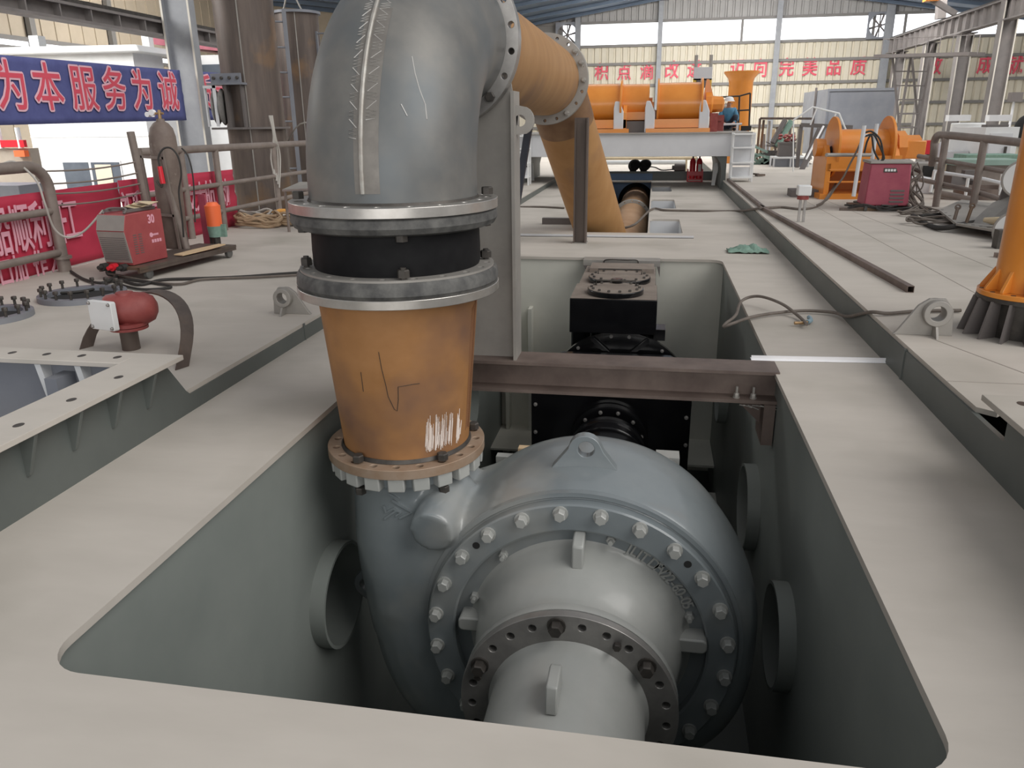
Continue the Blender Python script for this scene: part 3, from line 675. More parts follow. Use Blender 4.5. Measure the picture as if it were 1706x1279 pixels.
# ================================================================== steel elbow
YE = 5.52                                               # near face of the elbow's upright flange
ZEc = 2.275
elb = thing('steel_elbow', 'grey mill-scale steel elbow turning from the riser toward the far wall', 'pipe elbow', (RXc, RYc, zt))
_, hp3 = flange('lower_flange', elb, (RXc, RYc, zt+.003), (0, 0, 1), .594, .46, .055, 20, .022, .535, 'bright', a0=rad(9))
for ang in (-157, 14, 100):
    inst('flange_bolt', hb, elb, Matrix.Translation((RXc+.535*cos(rad(ang)), RYc+.535*sin(rad(ang)), zt+.058)))
mb = MB(); ce = []; RB = .80
RP = .478
z0 = zt+.05
path = [(RXc, RYc, z0)]
for k in range(0, 25):
    t = pi/2*k/24; path.append((RXc-.018*(k/24), RYc+(YE-.12-RYc)*(1-cos(t)), ZEc-(ZEc-z0-.06)*(1-sin(t))))
path.append((RXc-.02, YE+.01, ZEc))
mb.sweep(path, RP, 72); obj('bend', mb, 'mill', elb, sm=60)
EX = RXc-.02
mb = MB(); mb.lathe([(RP, 0), (RP+.012, 0), (RP+.003, .014)], (RXc, RYc, zt+.057), ZA, 72, closed=True); obj('weld_bead', mb, 'darksteel', elb)
# weld seam along the outside of the bend
def onb(k, ang, off):                                    # k along path, ang round the section (0 = outer side)
    k = max(1, min(len(path)-2, k)); i = int(k); fr = k-i
    P = Vector(path[i]).lerp(Vector(path[i+1]), fr); d = (Vector(path[i+1])-Vector(path[i-1])).normalized()
    o = Vector((d.x*0, -d.z, d.y)); o.normalize(); s = Vector((1, 0, 0)); return P + (o*cos(ang)+s*sin(ang))*(RP+off)
mb = MB(); K = [1+.5*j for j in range(0, 42)]
mb.sweep([onb(k, rad(-1), .004) for k in K], .013, 8, rr=[.011+.003*random.random() for k in K]); obj('weld_seam', mb, mat('weld_bead_steel', (.42, .41, .38), (.30, .27, .24), 14, .5, metal=.4), elb)
mb = MB(); prev = None
for k in [.6+.4*j for j in range(0, 30)]:
    l = [mb.bm.verts.new(onb(k, rad(-6+a), .0012)) for a in (0, 4, 8, 12, 16)]
    if prev:
        for j in range(4): mb.face([prev[j], prev[j+1], l[j+1], l[j]])
    prev = l
obj('ground_band', mb, mat('brown_ground_band', (.17, .158, .145), (.235, .22, .20), 9, .5, metal=.35), elb)
mb = MB()
for k0, k1, s, w in ((4, 15, -1, 5), (5, 17, 1, 6)):
    q = []; k = k0; j = 0
    while k < k1:
        q.append(onb(k, rad(-1+s*(3+ (w if j % 2 else 0))), .001)); k += .16; j += 1
    mb.sweep(q, .0032, 4)
obj('grinding_marks', mb, mat('ground_bright_marks', (.52, .51, .49), None, rough=.6), elb)
mb = MB(); mb.sweep([onb(9+.0, rad(27), .001), onb(8, rad(30), .001), onb(7.2, rad(33.5), .001), onb(6.4, rad(38), .001), onb(5.6, rad(39.5), .001)], .0028, 4); mb.sweep([onb(6, rad(23), .001), onb(5.6, rad(27), .001)], .0028, 4); obj('scratch', mb, mat('pale_scratch', (.55, .54, .52), None, rough=.6), elb)
_, hp4 = flange('upright_flange', elb, (EX, YE, ZEc), (0, 1, 0), .562, .46, .06, 20, .021, .517, 'dull', a0=rad(9))
for k in range(20):
    p, a, b, d = hp4(k)
    if k in (2, 17): inst('flange_bolt', hb, elb, MX(p-YA*.002, a, -b, -d))
# ================================================================== rusty horizontal pipe, then the slanting one
Y2 = 11.05
hz = thing('horizontal_pipe', 'rusty orange pipe running level from the steel elbow toward the far wall', 'pipe', (EX, YE+.06, ZEc))
flange('near_flange', hz, (EX, YE+.062, ZEc), (0, 1, 0), .562, .44, .05, 20, .021, .517, 'dull', a0=rad(9))
mb = MB(); mb.lathe([(.455, 0), (.455, Y2-YE-.1), (.44, Y2-YE-.1), (.44, 0)], (EX, YE+.08, ZEc), YA, 72, closed=True); obj('pipe_wall', mb, 'rust2', hz)
flange('far_flange', hz, (EX, Y2-.06, ZEc), (0, 1, 0), .575, .44, .05, 20, .021, .52, 'plate', a0=0)
mb = MB(); mb.hexbolt((EX+.517*cos(rad(-9)), YE+.112, ZEc+.517*sin(rad(-9))), YA, .034, .05, False, .1); obj('flange_bolt', mb, 'darksteel', hz)
for ang in (-2, 22, 40, -55):
    mb = MB(); mb.hexbolt((EX+.52*cos(rad(ang)), Y2-.06, ZEc+.52*sin(rad(ang))), -YA, .034, .05, True, .05); obj('flange_bolt', mb, 'plate', hz)
sl = thing('slanting_pipe', 'rusty orange pipe slanting down into the deck slot', 'pipe', (-.72, 13.8, -.4))
flange('upper_flange', sl, (EX, Y2+.0, ZEc), (0, 1, 0), .578, .42, .05, 20, .021, .52, 'plate', a0=0)
E1 = Vector((EX+.03, Y2+1.05, ZEc-.16)); D1 = Vector((-.78, 14.0, -.45))
mb = MB(); pth = [(EX, Y2+.02, ZEc), (EX, Y2+.5, ZEc), (EX, Y2+.78, ZEc-.03), tuple(E1)]
dv = (D1-E1).normalized(); pth += [tuple(E1+dv*.25), tuple(E1+dv*.5)]
mb.sweep(pth, .435, 56); obj('upper_bend', mb, mat('dark_rust_bend', (.20, .11, .06), (.28, .17, .09), 3, .6, metal=.2), sl, sm=60)
mb = MB(); mb.sweep([E1+dv*.48, E1+dv*1.5, E1+dv*2.5, D1, D1+dv*.3], .43, 56); obj('pipe_wall', mb, 'rust2', sl, sm=60)
# pipe lying in the slot
ax = thing('axial_pipe', 'pale rusty pipe lying in the deck slot behind the slanting pipe', 'pipe', (-.50, 18, -1.1))
tan = mat('pale_rust_pipe', (.36, .20, .10), (.45, .28, .16), 2, .6)
mb = MB(); mb.sweep([(-.60, 14.1, -.75), (-.54, 14.7, -.70), (-.51, 15.4, -.66), (-.50, 17, -.65), (-.50, 25.2, -.65)], .42, 56); obj('pipe_wall', mb, tan, ax, sm=60)
for y in (20.2, 20.32):
    flange('pipe_flange', ax, (-.50, y, -.65), (0, -1, 0), .50, .40, .07, 16, .022, .46, 'plate')
# ================================================================== beams and posts that carry the piping
def hsec(mb, p, axis, L, h, w, tf, tw, horiz_web=True): pass
bm_ = thing('cross_beam', 'brown rolled steel I beam spanning the pit between pump and gearbox', 'beam', (-.54, 5.71, -.24))
x0, x1, ya, yb = PX0-.03, PX1+.03, 5.56, 5.85
mb = MB(); mb.box(x0, x1, ya, yb, -.012, .012); mb.box(x0, x1, ya, yb, -.235, -.21); mb.box(x0, x1, 5.695, 5.71, -.21, -.012); obj('i_section', mb, 'beam', bm_)
mb = MB(); mb.box(x1-.09, x1-.01, ya-.02, yb+.02, -.55, -.236); mb.prism([(x1-.3, 5.7, -.236), (x1-.02, 5.7, -.236), (x1-.02, 5.7, -.5)], (0, .02, 0)); obj('end_bracket', mb, 'beam', bm_)
for x in (.68, .80):
    mb = MB(); mb.hexbolt((x, 5.61, -.21), ZA, .02, .03, True, .05); obj('clamp_bolt', mb, 'plate', bm_)
mb = MB()
for k in range(7): mb.bar((.70+.03*k, 5.555, -.245), (.74+.05*k, 5.55, -.25-.012*(k % 3)), .006, .006)
obj('weld_spatter', mb, 'bright', bm_)
post = thing('support_post', 'grey plate steel post standing on the cross beam under the elbow flange', 'post', (-1.2, 5.7, .012))
mb = MB(); pts = [(-1.40, .012), (-.995, .012), (-.995, 1.93)]
for k in range(0, 13):
    xx = -1.03-.37*k/12; dz = math.sqrt(max(0, .47**2-(xx-EX)**2)); pts.append((xx, ZEc-dz-.005))
mb.plate([(x, z) for x, z in pts], [], MX((0, 5.72, 0), XA, ZA, (0, -1, 0)), .02); obj('web', mb, 'plate', post)
mb = MB(); mb.box(-.995, -.972, 5.60, 5.84, .012, 1.95); obj('edge_flange', mb, 'plate', post)
mb = MB(); mb.box(-1.42, -1.40, 5.60, 5.84, .012, 1.76); obj('edge_flange', mb, 'plate', post)
P = [(-.975, 1.66), (-.975, 1.86)] + [(-.93+.085*cos(rad(a)), 1.755+.095*sin(rad(a))) for a in range(70, -71, -20)]
mb = MB(); mb.plate(P[::-1], [circ(-.945, 1.755, .04, 18)], MX((0, 5.73, 0), XA, ZA, (0, -1, 0)), .03); obj('lifting_eye', mb, 'plate', post)
hp_ = thing('h_section_post', 'brown H-section post on the deck propping the rusty pipe flange', 'post', (-1.0, 11.88, 0))
tp = Vector((-1.048, 11.78, 1.79)); bt_ = Vector((-1.048, 11.78, 0.015)); d = tp-bt_
mb = MB(); o0 = Vector((0, .09, 0)); sx = Vector((.085, 0, 0))
mb.bar(bt_-sx, tp-sx, .022, .2, YA); mb.bar(bt_+sx, tp+sx, .022, .2, YA); mb.bar(bt_, tp, .15, .018, YA); obj('h_section', mb, 'brownsteel', hp_)
mb = MB(); mb.box(-1.16, -.94, 11.66, 11.9, 0, .012); obj('foot_plate', mb, 'plate', hp_)
st = MB(); st.bar((-1.76, 11.45, 1.75), (-2.13, 11.9, 0), .1, .1, YA); tag(obj('brace_strut', st, mat('blue_black_strut', (.035, .042, .06), (.06, .068, .09), 3, .5)), 'dark blue-black steel strut leaning from the deck up to the rusty pipe flange', 'strut')
mb = MB(); mb.box(-1.92, -1.25, 13.9, 14.02, 0, .11); tag(obj('steel_offcut', mb, 'sheetdk'), 'short dark steel bar lying on the deck left of the slanting pipe', 'steel bar')
mb = MB(); mb.box(-2.15, .66, 12.38, 12.42, 0.0, .035); mb.box(-2.15, .66, 12.38, 12.46, 0.0, .008); tag(obj('angle_bar', mb, 'offwhite'), 'long pale painted angle bar lying across the deck before the slot', 'angle bar')
mb = MB(); mb.prism([(.80, 5.95, .002), (1.79, 6.02, .002), (1.80, 5.94, .002), (.80, 5.87, .002)], (0, 0, .004)); mb.prism([(.80, 5.90, .002), (1.80, 5.965, .002), (1.80, 5.955, .002), (.80, 5.89, .002)], (0, 0, .035)); tag(obj('aluminium_channel', mb, 'alu'), 'bright aluminium channel lying across the right deck beside the cross beam', 'channel bar')
# ================================================================== gearbox and engine in the pit
gb = thing('gearbox', 'gloss black gearbox with bolted front plate under the cross beam', 'gearbox', (PC.x, 7.4, PF))
mb = MB(); mb.prism([(x, 7.0, z) for x, z in rrect(-1.07, .45, -2.1, -.52, .12, 5)], (0, .06, 0)); obj('front_plate', mb, 'black', gb)
mb = MB(); mb.prism([(x, 7.06, z) for x, z in rrect(-1.0, .38, -2.05, -.58, .15, 5)], (0, .85, 0)); obj('housing', mb, 'black', gb)
bt = MB(); bt.hexbolt((0, 0, 0), (0, 0, 1), .015, .02, True); gbb = template(bt, 'dull', 30)
for x, z in ((-1.02, -.62), (-1.03, -.86), (-1.03, -1.15), (-1.03, -1.45), (.40, -.66), (.41, -.92), (.42, -1.2), (.42, -1.5), (-.8, -.56), (-.55, -.56), (.0, -.56), (.2, -.57)):
    inst('plate_bolt', gbb, gb, MX((x, 7.0, z), XA, ZA, (0, -1, 0)))
mb = MB(); mb.lathe([(.36, 0), (.375, -.02), (.375, -.09), (.34, -.10), (.27, -.10), (.27, 0)], (-.31, 7.0, -1.183), YA, 56, closed=True); obj('shaft_flange', mb, 'black', gb)
for k in range(12):
    a = rad(15+30*k); inst('flange_bolt', gbb, gb, MX((-.31+.32*cos(a), 6.90, -1.183+.32*sin(a)), XA, ZA, (0, -1, 0)))
cp = thing('shaft_coupling', 'black ribbed shaft coupling joining pump and gearbox', 'coupling', (-.31, 6.4, -1.5))
mb = MB(); mb.lathe([(0, -.02), (.27, -.02), (.27, -.24), (.365, -.26), (.37, -.34), (.35, -.35), (.35, -.42), (.37, -.43), (.37, -.53), (.34, -.56), (.2, -.60), (.16, -.62), (.16, -1.0), (0, -1.0)], (-.31, 6.92, -1.183), YA, 56); obj('hub', mb, 'black', cp)
en = thing('diesel_engine', 'black engine with flywheel housing and box cover at the far end of the pit', 'engine', (-.3, 9, PF))
mb = MB(); mb.lathe([(.2, -.02), (.70, -.02), (.79, 0), (.79, .06), (.70, .09), (.70, .3), (.2, .3)], (-.27, 8.05, -1.17), YA, 72, closed=True); obj('flywheel_housing', mb, 'black', en)
mb = MB(); mb.box(-.82, .10, 8.3, 10.2, -2.2, -.42); mb.box(-.6, .05, 8.15, 8.4, -.6, -.38); obj('engine_block', mb, 'black', en, bev=.02)
for sgn in (-1, 1):
    mb = MB(); mb.bar((-.27+sgn*.2, 7.97, -.75), (-.27+sgn*.62, 7.97, -1.1), .05, .04, YA); mb.bar((-.27+sgn*.12, 7.97, -.6), (-.27+sgn*.3, 7.97, -.44), .04, .04, YA); obj('rib', mb, 'black', en)
for k in range(16):
    a = rad(-20+220*k/15); inst('housing_bolt', gbb, en, MX((-.27+.745*cos(a), 8.03, -1.17+.745*sin(a)), XA, ZA, (0, -1, 0)))
mb = MB(); mb.box(-.805, .10, 7.95, 8.72, -.38, -.012); mb.box(-.79, .085, 8.72, 9.95, -.36, -.03); obj('box_cover', mb, 'black', en, bev=.008)
mb = MB(); mb.box(-.80, .095, 7.955, 8.715, -.012, -.006); mb.box(-.785, .08, 8.73, 9.945, -.03, -.022); obj('dusty_top', mb, 'dustblack', en, label='dust-covered top of the black box cover')
def lid(cx, cy, r, z, ob=False):
    mb = MB(); mb.cyl((cx, cy, z), (cx, cy, z+.055), r, n=56); l = obj('round_lid', mb, 'black', en, bev=.006)
    mb = MB(); mb.cyl((cx, cy, z+.055), (cx, cy, z+.06), r-.012, n=56); obj('lid_top', mb, 'dustblack', l)
    mb = MB()
    for k in range(14): mb.hexbolt((cx+(r-.045)*cos(2*pi*k/14), cy+(r-.045)*sin(2*pi*k/14), z+.058), ZA, .015, .018, False)
    obj('lid_bolt_circle', mb, 'darksteel', l)['kind'] = 'stuff'
    mb = MB(); w = r*.7; mb.sweep([(cx-w, cy+.1, z+.05), (cx-w, cy+.1, z+.115), (cx+w, cy+.1, z+.115), (cx+w, cy+.1, z+.05)], .009, 8); obj('lid_handle', mb, 'darksteel', l)
lid(-.345, 8.24, .30, -.006); lid(-.335, 9.0, .36, -.022)
mb = MB(); mb.cyl((-.34, 8.5, .04), (-.34, 8.5, .1), .06, n=20); obj('filler_cap', mb, 'black', en)
mb = MB(); mb.box(-.72, .06, 9.5, 9.9, -.022, .03); obj('rear_hatch', mb, 'dustblack', en)
mb = MB(); mb.box(.08, .2, 8.1, 8.35, -.48, -.36); obj('side_fitting', mb, 'black', en)
tr = thing('tray_bracket', 'pale metal tray bracket with rod handle at the far edge of the pit', 'tray', (-.36, 10.3, 0))
mb = MB(); mb.box(-.86, .14, 10.2, 10.44, -.005, .012); mb.box(-.86, .14, 10.19, 10.2, -.06, .012); obj('tray', mb, 'plate', tr)
mb = MB(); mb.prism([(-.86, 10.19, -.06), (-.80, 10.19, -.06), (-.80, 10.19, -.16)], (0, .03, 0)); mb.prism([(.14, 10.19, -.06), (.10, 10.19, -.06), (.14, 10.19, -.2)], (0, .03, 0)); obj('leg', mb, 'sheetdk', tr)
mb = MB(); mb.sweep(spline([(-.58, 10.18, -.04), (-.56, 10.17, .02), (-.3, 10.16, .025), (-.16, 10.17, .02), (-.14, 10.18, -.04)]), .008, 8); obj('rod_handle', mb, 'darksteel', tr)
# ================================================================== things on the left deck
hc = thing('hatch_coaming', 'grey flanged hatch coaming with triangular brackets at left of the near deck', 'hatch', (-3.9, 3, 0))
mb = MB(); mb.box(-3.03, -2.75, -1.5, 4.07, .407, .437); obj('flange_plate', mb, 'deck', hc, bev=.003)
mb = MB(); mb.box(-5.2, -3.03, 3.86, 4.07, .407, .437); obj('flange_plate', mb, 'deck', hc, bev=.003)
mb = MB(); mb.box(-2.94, -2.90, -1.5, 4.0, -.25, .407); mb.box(-5.2, -2.9, 3.96, 4.0, -.25, .407); obj('coaming_wall', mb, 'sheet', hc)
mb = MB(); mb.box(-5.2, -2.9, -1.5, 4.0, -.27, -.25); obj('inner_floor', mb, 'bluetank', hc)
mb = MB(); mb.box(-5.2, -2.94, 3.55, 3.96, -.25, -.13); obj('inner_ledge', mb, 'deck', hc)
for i, y in enumerate((3.83, 3.52, 3.21, 2.9, 2.59)):
    mb = MB(); mb.prism([(XL-.002, y-.012, .407), (XL+.10, y-.012, .407), (XL+.02, y-.012, .185), (XL-.002, y-.012, .17)], (0, .022, 0)); obj('bracket', mb, 'side', hc, bev=.003)
for x in (-3.35, -3.62, -4.1):
    mb = MB(); mb.prism([(x, 3.96, .40), (x, 3.88, .40), (x, 3.93, .12), (x, 3.96, .12)], (.04, 0, 0)); obj('bracket', mb, 'white', hc)
mb = MB(); mb.box(-3.50, -3.42, 3.80, 3.96, -.13, .34); obj('stiffener', mb, 'sheet', hc)
bt = MB(); bt.cyl((0, 0, -.004), (0, 0, .0012), .022, n=16); fh = template(bt, 'darksteel')
for x, y in ((-2.86, 3.62), (-2.86, 3.25), (-2.86, 2.9), (-2.86, 2.6), (-3.12, 3.97), (-3.36, 3.97), (-3.6, 3.97), (-3.84, 3.97)):
    inst('bolt_hole', fh, hc, Matrix.Translation((x, y, .437)) @ Matrix.Diagonal((1, 1.3, 1, 1)))
# bent strip hoop with the red fitting in front of it
hoop = MB()
pts = []
for k in range(25):
    a = pi*k/24; pts.append(Vector((-3.70-.52*cos(a), 4.86-.19*(-cos(a))+.42*sin(a), ZL+.40*sin(a)**.8)))
n = Vector((.19, .54, 0)).normalized(); prev = None
for i, p in enumerate(pts):
    d = (pts[min(i+1, 24)]-pts[max(i-1, 0)]).normalized(); up = n.cross(d)
    q = [hoop.bm.verts.new(p + n*sx*.055 + up*sz*.006) for sx, sz in ((-1, -1), (1, -1), (1, 1), (-1, 1))]
    if prev: hoop.skin(prev, q)
    else: hoop.face(q[::-1])
    prev = q
hoop.face(prev); tag(obj('steel_hoop', hoop, 'brownsteel'), 'brown flat-bar hoop arching over the left deck behind the red valve head', 'hoop')
rv = thing('vent_head', 'dark red vent head with white square cover on a short deck pipe at left', 'vent', (-3.85, 5.07, ZL))
mb = MB(); mb.cyl((-3.85, 5.07, ZL), (-3.85, 5.07, .32), .065, n=24); obj('stub_pipe', mb, 'brownsteel', rv)
mb = MB(); mb.cyl((-3.83, 5.06, .335), (-3.83, 5.06, .36), .135, n=36); mb.cyl((-3.83, 5.06, .31), (-3.83, 5.06, .330), .135, n=36); obj('flange', mb, 'redpaint', rv)
mb = MB(); d = Vector((.80, .40, .0)).normalized(); o = Vector((-3.96, 5.0, .455))
mb.lathe([(.10, 0), (.115, .02), (.125, .12), (.128, .20), (.118, .28), (.09, .335), (.04, .36), (0, .365)], o, d, 32); mb.cyl((-3.83, 5.06, .36), (-3.83, 5.06, .42), .085, .1, n=28); mb.cyl((-3.83, 5.07, .55), (-3.83, 5.07, .585), .07, .06, n=24); obj('body', mb, 'redpaint', rv, sm=50)
sd = Vector((d.y, -d.x, 0)); nn = Vector((-.25, -1, .05)).normalized(); xx = Vector((1, -.25, 0)).normalized()
mb = MB(); mb.prism([Vector((-3.90, 4.93, .435)) + xx*a + ZA*b for a, b in rrect(-.125, .115, -.10, .115, .015, 3)], nn*.045); obj('cover_plate', mb, 'white', rv, bev=.004)
for a, b in ((-.105, -.08), (.095, -.08), (-.105, .095), (.095, .095)):
    mb = MB(); mb.hexbolt(Vector((-3.90, 4.93, .435)) + xx*a + ZA*b + nn*.045, nn, .010, .012, True); obj('cover_screw', mb, 'dull', rv)
# bolted round manholes
def manhole(cx, cy, r, label):
    t = thing('manhole', label, 'manhole', (cx, cy, ZL), 'open manholes on the left deck')
    mb = MB(); mb.ring((cx, cy, ZL), (cx, cy, ZL+.05), r, r-.085, 56); obj('rim', mb, 'sheet', t)
    mb = MB(); mb.cyl((cx, cy, ZL+.001), (cx, cy, ZL+.004), r-.085, n=48); obj('opening', mb, 'void', t)
    bt = MB(); bt.cyl((0, 0, 0), (0, 0, .05), .012, n=8); bt.hexbolt((0, 0, .045), ZA, .024, .03, False); b = template(bt, 'darksteel')
    for k in range(16):
        a = 2*pi*k/16; inst('stud', b, t, Matrix.Translation((cx+(r-.042)*cos(a), cy+(r-.042)*sin(a), ZL+.05)))
manhole(-5.52, 6.70, .40, 'round bolted manhole rim on the deck before the red-grey welder'); manhole(-5.76, 5.80, .35, 'round bolted manhole rim at the left picture edge')
# pad eye lugs
def padeye(cx, cy, z, s, sgn, label):
    t = thing('pad_eye', label, 'lug', (cx, cy, z), 'ringed pad eyes on the side decks')
    L = .24*s; xr = cx
    pts = [(xr-.36*s*1.0 if sgn > 0 else xr-.12*s, z), (xr+.13*s if sgn > 0 else xr+.33*s, z)]
    if sgn > 0: P = [(xr-.27*s, z), (xr+.135*s, z), (xr+.118*s, z+.19*s), (xr+.06*s, z+.27*s), (xr-.05*s, z+.27*s), (xr-.12*s, z+.22*s), (xr-.24*s, z+.03*s)]
    else: P = [(xr-.13*s, z), (xr+.27*s, z), (xr+.24*s, z+.03*s), (xr+.12*s, z+.22*s), (xr+.05*s, z+.27*s), (xr-.06*s, z+.27*s), (xr-.118*s, z+.19*s)]
    c = (xr, z+.172*s)
    mb = MB(); mb.plate(P, [circ(c[0], c[1], .058*s, 24)], MX((0, cy, 0), XA, ZA, (0, -1, 0)), .03); obj('plate', mb, 'plate', t, bev=.003)
    mb = MB(); mb.ring((c[0], cy+.035, c[1]), (c[0], cy-.085, c[1]), .094*s, .055*s, 36); obj('ring_boss', mb, 'plate', t, bev=.004)
    mb = MB(); mb.prism([(xr-.008, cy-.03, z), (xr-.008, cy-.15, z), (xr-.008, cy-.10, z+.08*s), (xr-.008, cy-.03, z+.08*s)], (.016, 0, 0)); obj('gusset', mb, 'plate', t)
padeye(2.05, 5.92, ZR, 1.0, 1, 'grey ringed pad eye plate on the right deck beside the black ribbed pedestal')
padeye(-3.18, 6.33, ZL, .88, -1, 'grey ringed pad eye plate on the left deck beside the riser')
# welding machine on its trolley
def rotz(a): return Matrix.Rotation(a, 3, 'Z')
w = thing('welding_machine', 'dusty welding machine with grey louvred front and crimson side standing on the left deck', 'welder', (-5.72, 7.9, .3))
Rw = rotz(rad(-7)); wc = Vector((-5.72, 7.90, .30)); hx, hy, hz_ = .185, .27, .56
def wp(x, y, z): return wc + Rw @ Vector((x, y, z))
mb = MB(); mb.prism([wp(-hx, y, z) for y, z in ((-hy, 0), (hy, 0), (hy, hz_), (-hy-.01, hz_-.015), (-hy-.06, hz_*.68))], Rw @ Vector((2*hx, 0, 0))); obj('case', mb, 'welder', w, bev=.008)
mb = MB(); mb.hexa([wp(-hx+.004, -hy-.012, .03), wp(hx-.004, -hy-.012, .03), wp(hx-.004, -hy-.004, .03), wp(-hx+.004, -hy-.004, .03), wp(-hx+.004, -hy-.066, hz_*.66), wp(hx-.004, -hy-.066, hz_*.66), wp(hx-.004, -hy-.05, hz_*.66), wp(-hx+.004, -hy-.05, hz_*.66)]); mb.hexa([wp(-hx+.004, -hy-.066, hz_*.68), wp(hx-.004, -hy-.066, hz_*.68), wp(hx-.004, -hy-.05, hz_*.68), wp(-hx+.004, -hy-.05, hz_*.68), wp(-hx+.004, -hy-.016, hz_-.02), wp(hx-.004, -hy-.016, hz_-.02), wp(hx-.004, -hy, hz_-.02), wp(-hx+.004, -hy, hz_-.02)])
fp = obj('front_panel', mb, 'plate', w)
mb = MB()
for k in range(12):
    t = k/12; z = .06+.26*t; y = -hy-.02-.042*(z-.03)/(hz_*.63); mb.hexa([wp(-hx+.02, y-.006, z), wp(hx-.02, y-.006, z), wp(hx-.02, y+.01, z), wp(-hx+.02, y+.01, z), wp(-hx+.02, y-.006, z+.009), wp(hx-.02, y-.006, z+.009), wp(hx-.02, y+.01, z+.009), wp(-hx+.02, y+.01, z+.009)])
obj('louvres', mb, 'sheetdk', fp)
mb = MB()
for k in range(2):
    for j in range(9): mb.obox(wp(hx+.001, -.19+.08*k, .12+.025*j), .004, .05, .009, Rw)
obj('side_vent', mb, 'sheetdk', w)
mb = MB(); mb.text('30', .13, MX(wp(hx+.002, .09, .46), Rw @ YA, ZA), .002, .004, .8); obj('stencil_number', mb, 'charpale', w)
mb = MB()
for k in range(4): mb.obox(wp(hx+.002, .07+.04*k, .22), .003, .03, .036, Rw); mb.obox(wp(hx+.002, .085+.025*k, .29), .003, .02, .022, Rw)
mb.cyl(wp(hx, .06, .29), wp(hx+.003, .06, .29), .026, n=16); obj('maker_mark', mb, 'charpale', w)
mb = MB(); mb.sweep(spline([wp(-.15, -.24, hz_-.01), wp(-.13, -.17, hz_+.035), wp(.0, -.14, hz_+.04), wp(.11, -.17, hz_+.035), wp(.14, -.24, hz_-.005)]), .012, 8); mb.bar(wp(.12, -.22, hz_+.015), wp(.12, .24, hz_+.015), .03, .03); mb.bar(wp(-.14, -.22, hz_+.015), wp(-.14, .24, hz_+.015), .03, .03); obj('handle', mb, 'sheetdk', w)
mb = MB(); random.seed(3)
for k in range(3):
    P = [wp(.02+.05*k+.12*cos(a)*(1+.2*random.random()), .06+.12*sin(a)+.04*k, hz_+.035+.02*k+.015*sin(3*a)) for a in [2*pi*j/7+k for j in range(7)]]
    mb.prism(P, ZA*.006)
tag(obj('cardboard_scrap', mb, 'card'), 'crumpled tan cardboard scraps lying on top of the welding machine', 'cardboard')
tr = thing('welder_trolley', 'low flat steel trolley under the welding machine on the left deck', 'trolley', (-5.6, 8.3, ZL))
mb = MB(); mb.obox(wc+Rw @ Vector((.05, .50, -.02)), .56, 1.7, .03, Rw); mb.obox(wc+Rw @ Vector((.31, .50, -.04)), .03, 1.7, .06, Rw); mb.obox(wc+Rw @ Vector((-.21, .50, -.04)), .03, 1.7, .06, Rw); obj('platform', mb, 'brownsteel', tr)
for x, y in ((.3, -.2), (-.22, -.2), (.3, 1.22), (-.22, 1.22)):
    p = wc+Rw @ Vector((x, y, -.095)); mb = MB(); mb.cyl(p-Rw @ XA*.02, p+Rw @ XA*.02, .055, n=20); obj('wheel', mb, 'rubberd', tr)
for k, c in enumerate(('cabledk', 'redbright', 'cabledk')):
    mb = MB(); p = wp(-.14+.13*k, -hy-.05, -.01); mb.cyl(p, p-Rw @ YA*.07, .04, n=16); mb.cyl(p-Rw @ YA*.07, p-Rw @ YA*.12, .022, n=12)
    obj('cable_plug', mb, c, w)
mb = MB(); mb.prism([wp(.16, .40, .005), wp(.30, .38, .005), wp(.36, .80, .02), wp(.36, 1.1, .03), wp(.26, 1.1, .03), wp(.2, .7, .02)], ZA*.012); tag(obj('cardboard_scrap', mb, 'wood'), 'pale flattened cardboard lying on the trolley behind the welding machine', 'cardboard')
# gas cylinder
gc = thing('gas_cylinder', 'brown weathered gas cylinder standing behind the welding machine', 'gas cylinder', (-5.93, 8.97, .3))
b0 = Vector((-5.93, 8.97, .29)); tp = Vector((-5.87, 8.95, 1.80)); d = (tp-b0).normalized(); L = (tp-b0).length
mb = MB(); mb.lathe([(.15, 0), (.158, .02), (.158, L-.27), (.152, L-.17), (.13, L-.08), (.085, L-.02), (.05, L), (.045, L+.03), (0, L+.03)], b0, d, 40); obj('body', mb, mat('brown_cylinder_paint', (.14, .105, .09), (.20, .16, .135), 5, .6, c3=(.28, .24, .20), s3=9, lo3=.6, hi3=.75), gc, sm=60)
mb = MB(); q = b0+d*(L+.03); mb.cyl(q, q+d*.10, .02, n=12); mb.cyl(q+d*.06-XA*.06, q+d*.06+XA*.05, .014, n=10); obj('valve', mb, 'copper', gc)
mb = MB(); g0 = q+d*.07+XA*-.09; mb.cyl(g0+YA*.02, g0-YA*.03, .035, n=18); mb.cyl(g0+YA*.02-XA*.06-ZA*.02, g0-YA*.03-XA*.06-ZA*.02, .03, n=18); mb.cyl(g0-ZA*.05, g0+ZA*.01, .02, n=12); obj('pressure_gauge', mb, 'alu', gc)
mb = MB(); mb.bar((-5.76, 8.80, .28), (-5.81, 8.80, 1.5), .03, .03); mb.bar((-6.06, 8.80, .28), (-6.1, 8.80, 1.5), .03, .03); mb.bar((-5.77, 8.80, .7), (-6.08, 8.80, .72), .03, .03); mb.bar((-5.8, 8.80, 1.38), (-6.1, 8.80, 1.4), .03, .03)
tag(obj('cylinder_rack', mb, 'railb'), 'grey pipe rack frame holding the brown gas cylinder on the trolley', 'rack')
gn = thing('welding_torch', 'red-handled welding torch hanging by its cable on the gas cylinder', 'torch', (-5.75, 8.72, 1.0))
mb = MB(); p = A(266, 277, 8.7); mb.cyl(p, p-ZA*.2+XA*.01, .028, .03, n=14); obj('grip', mb, 'redbright', gn)
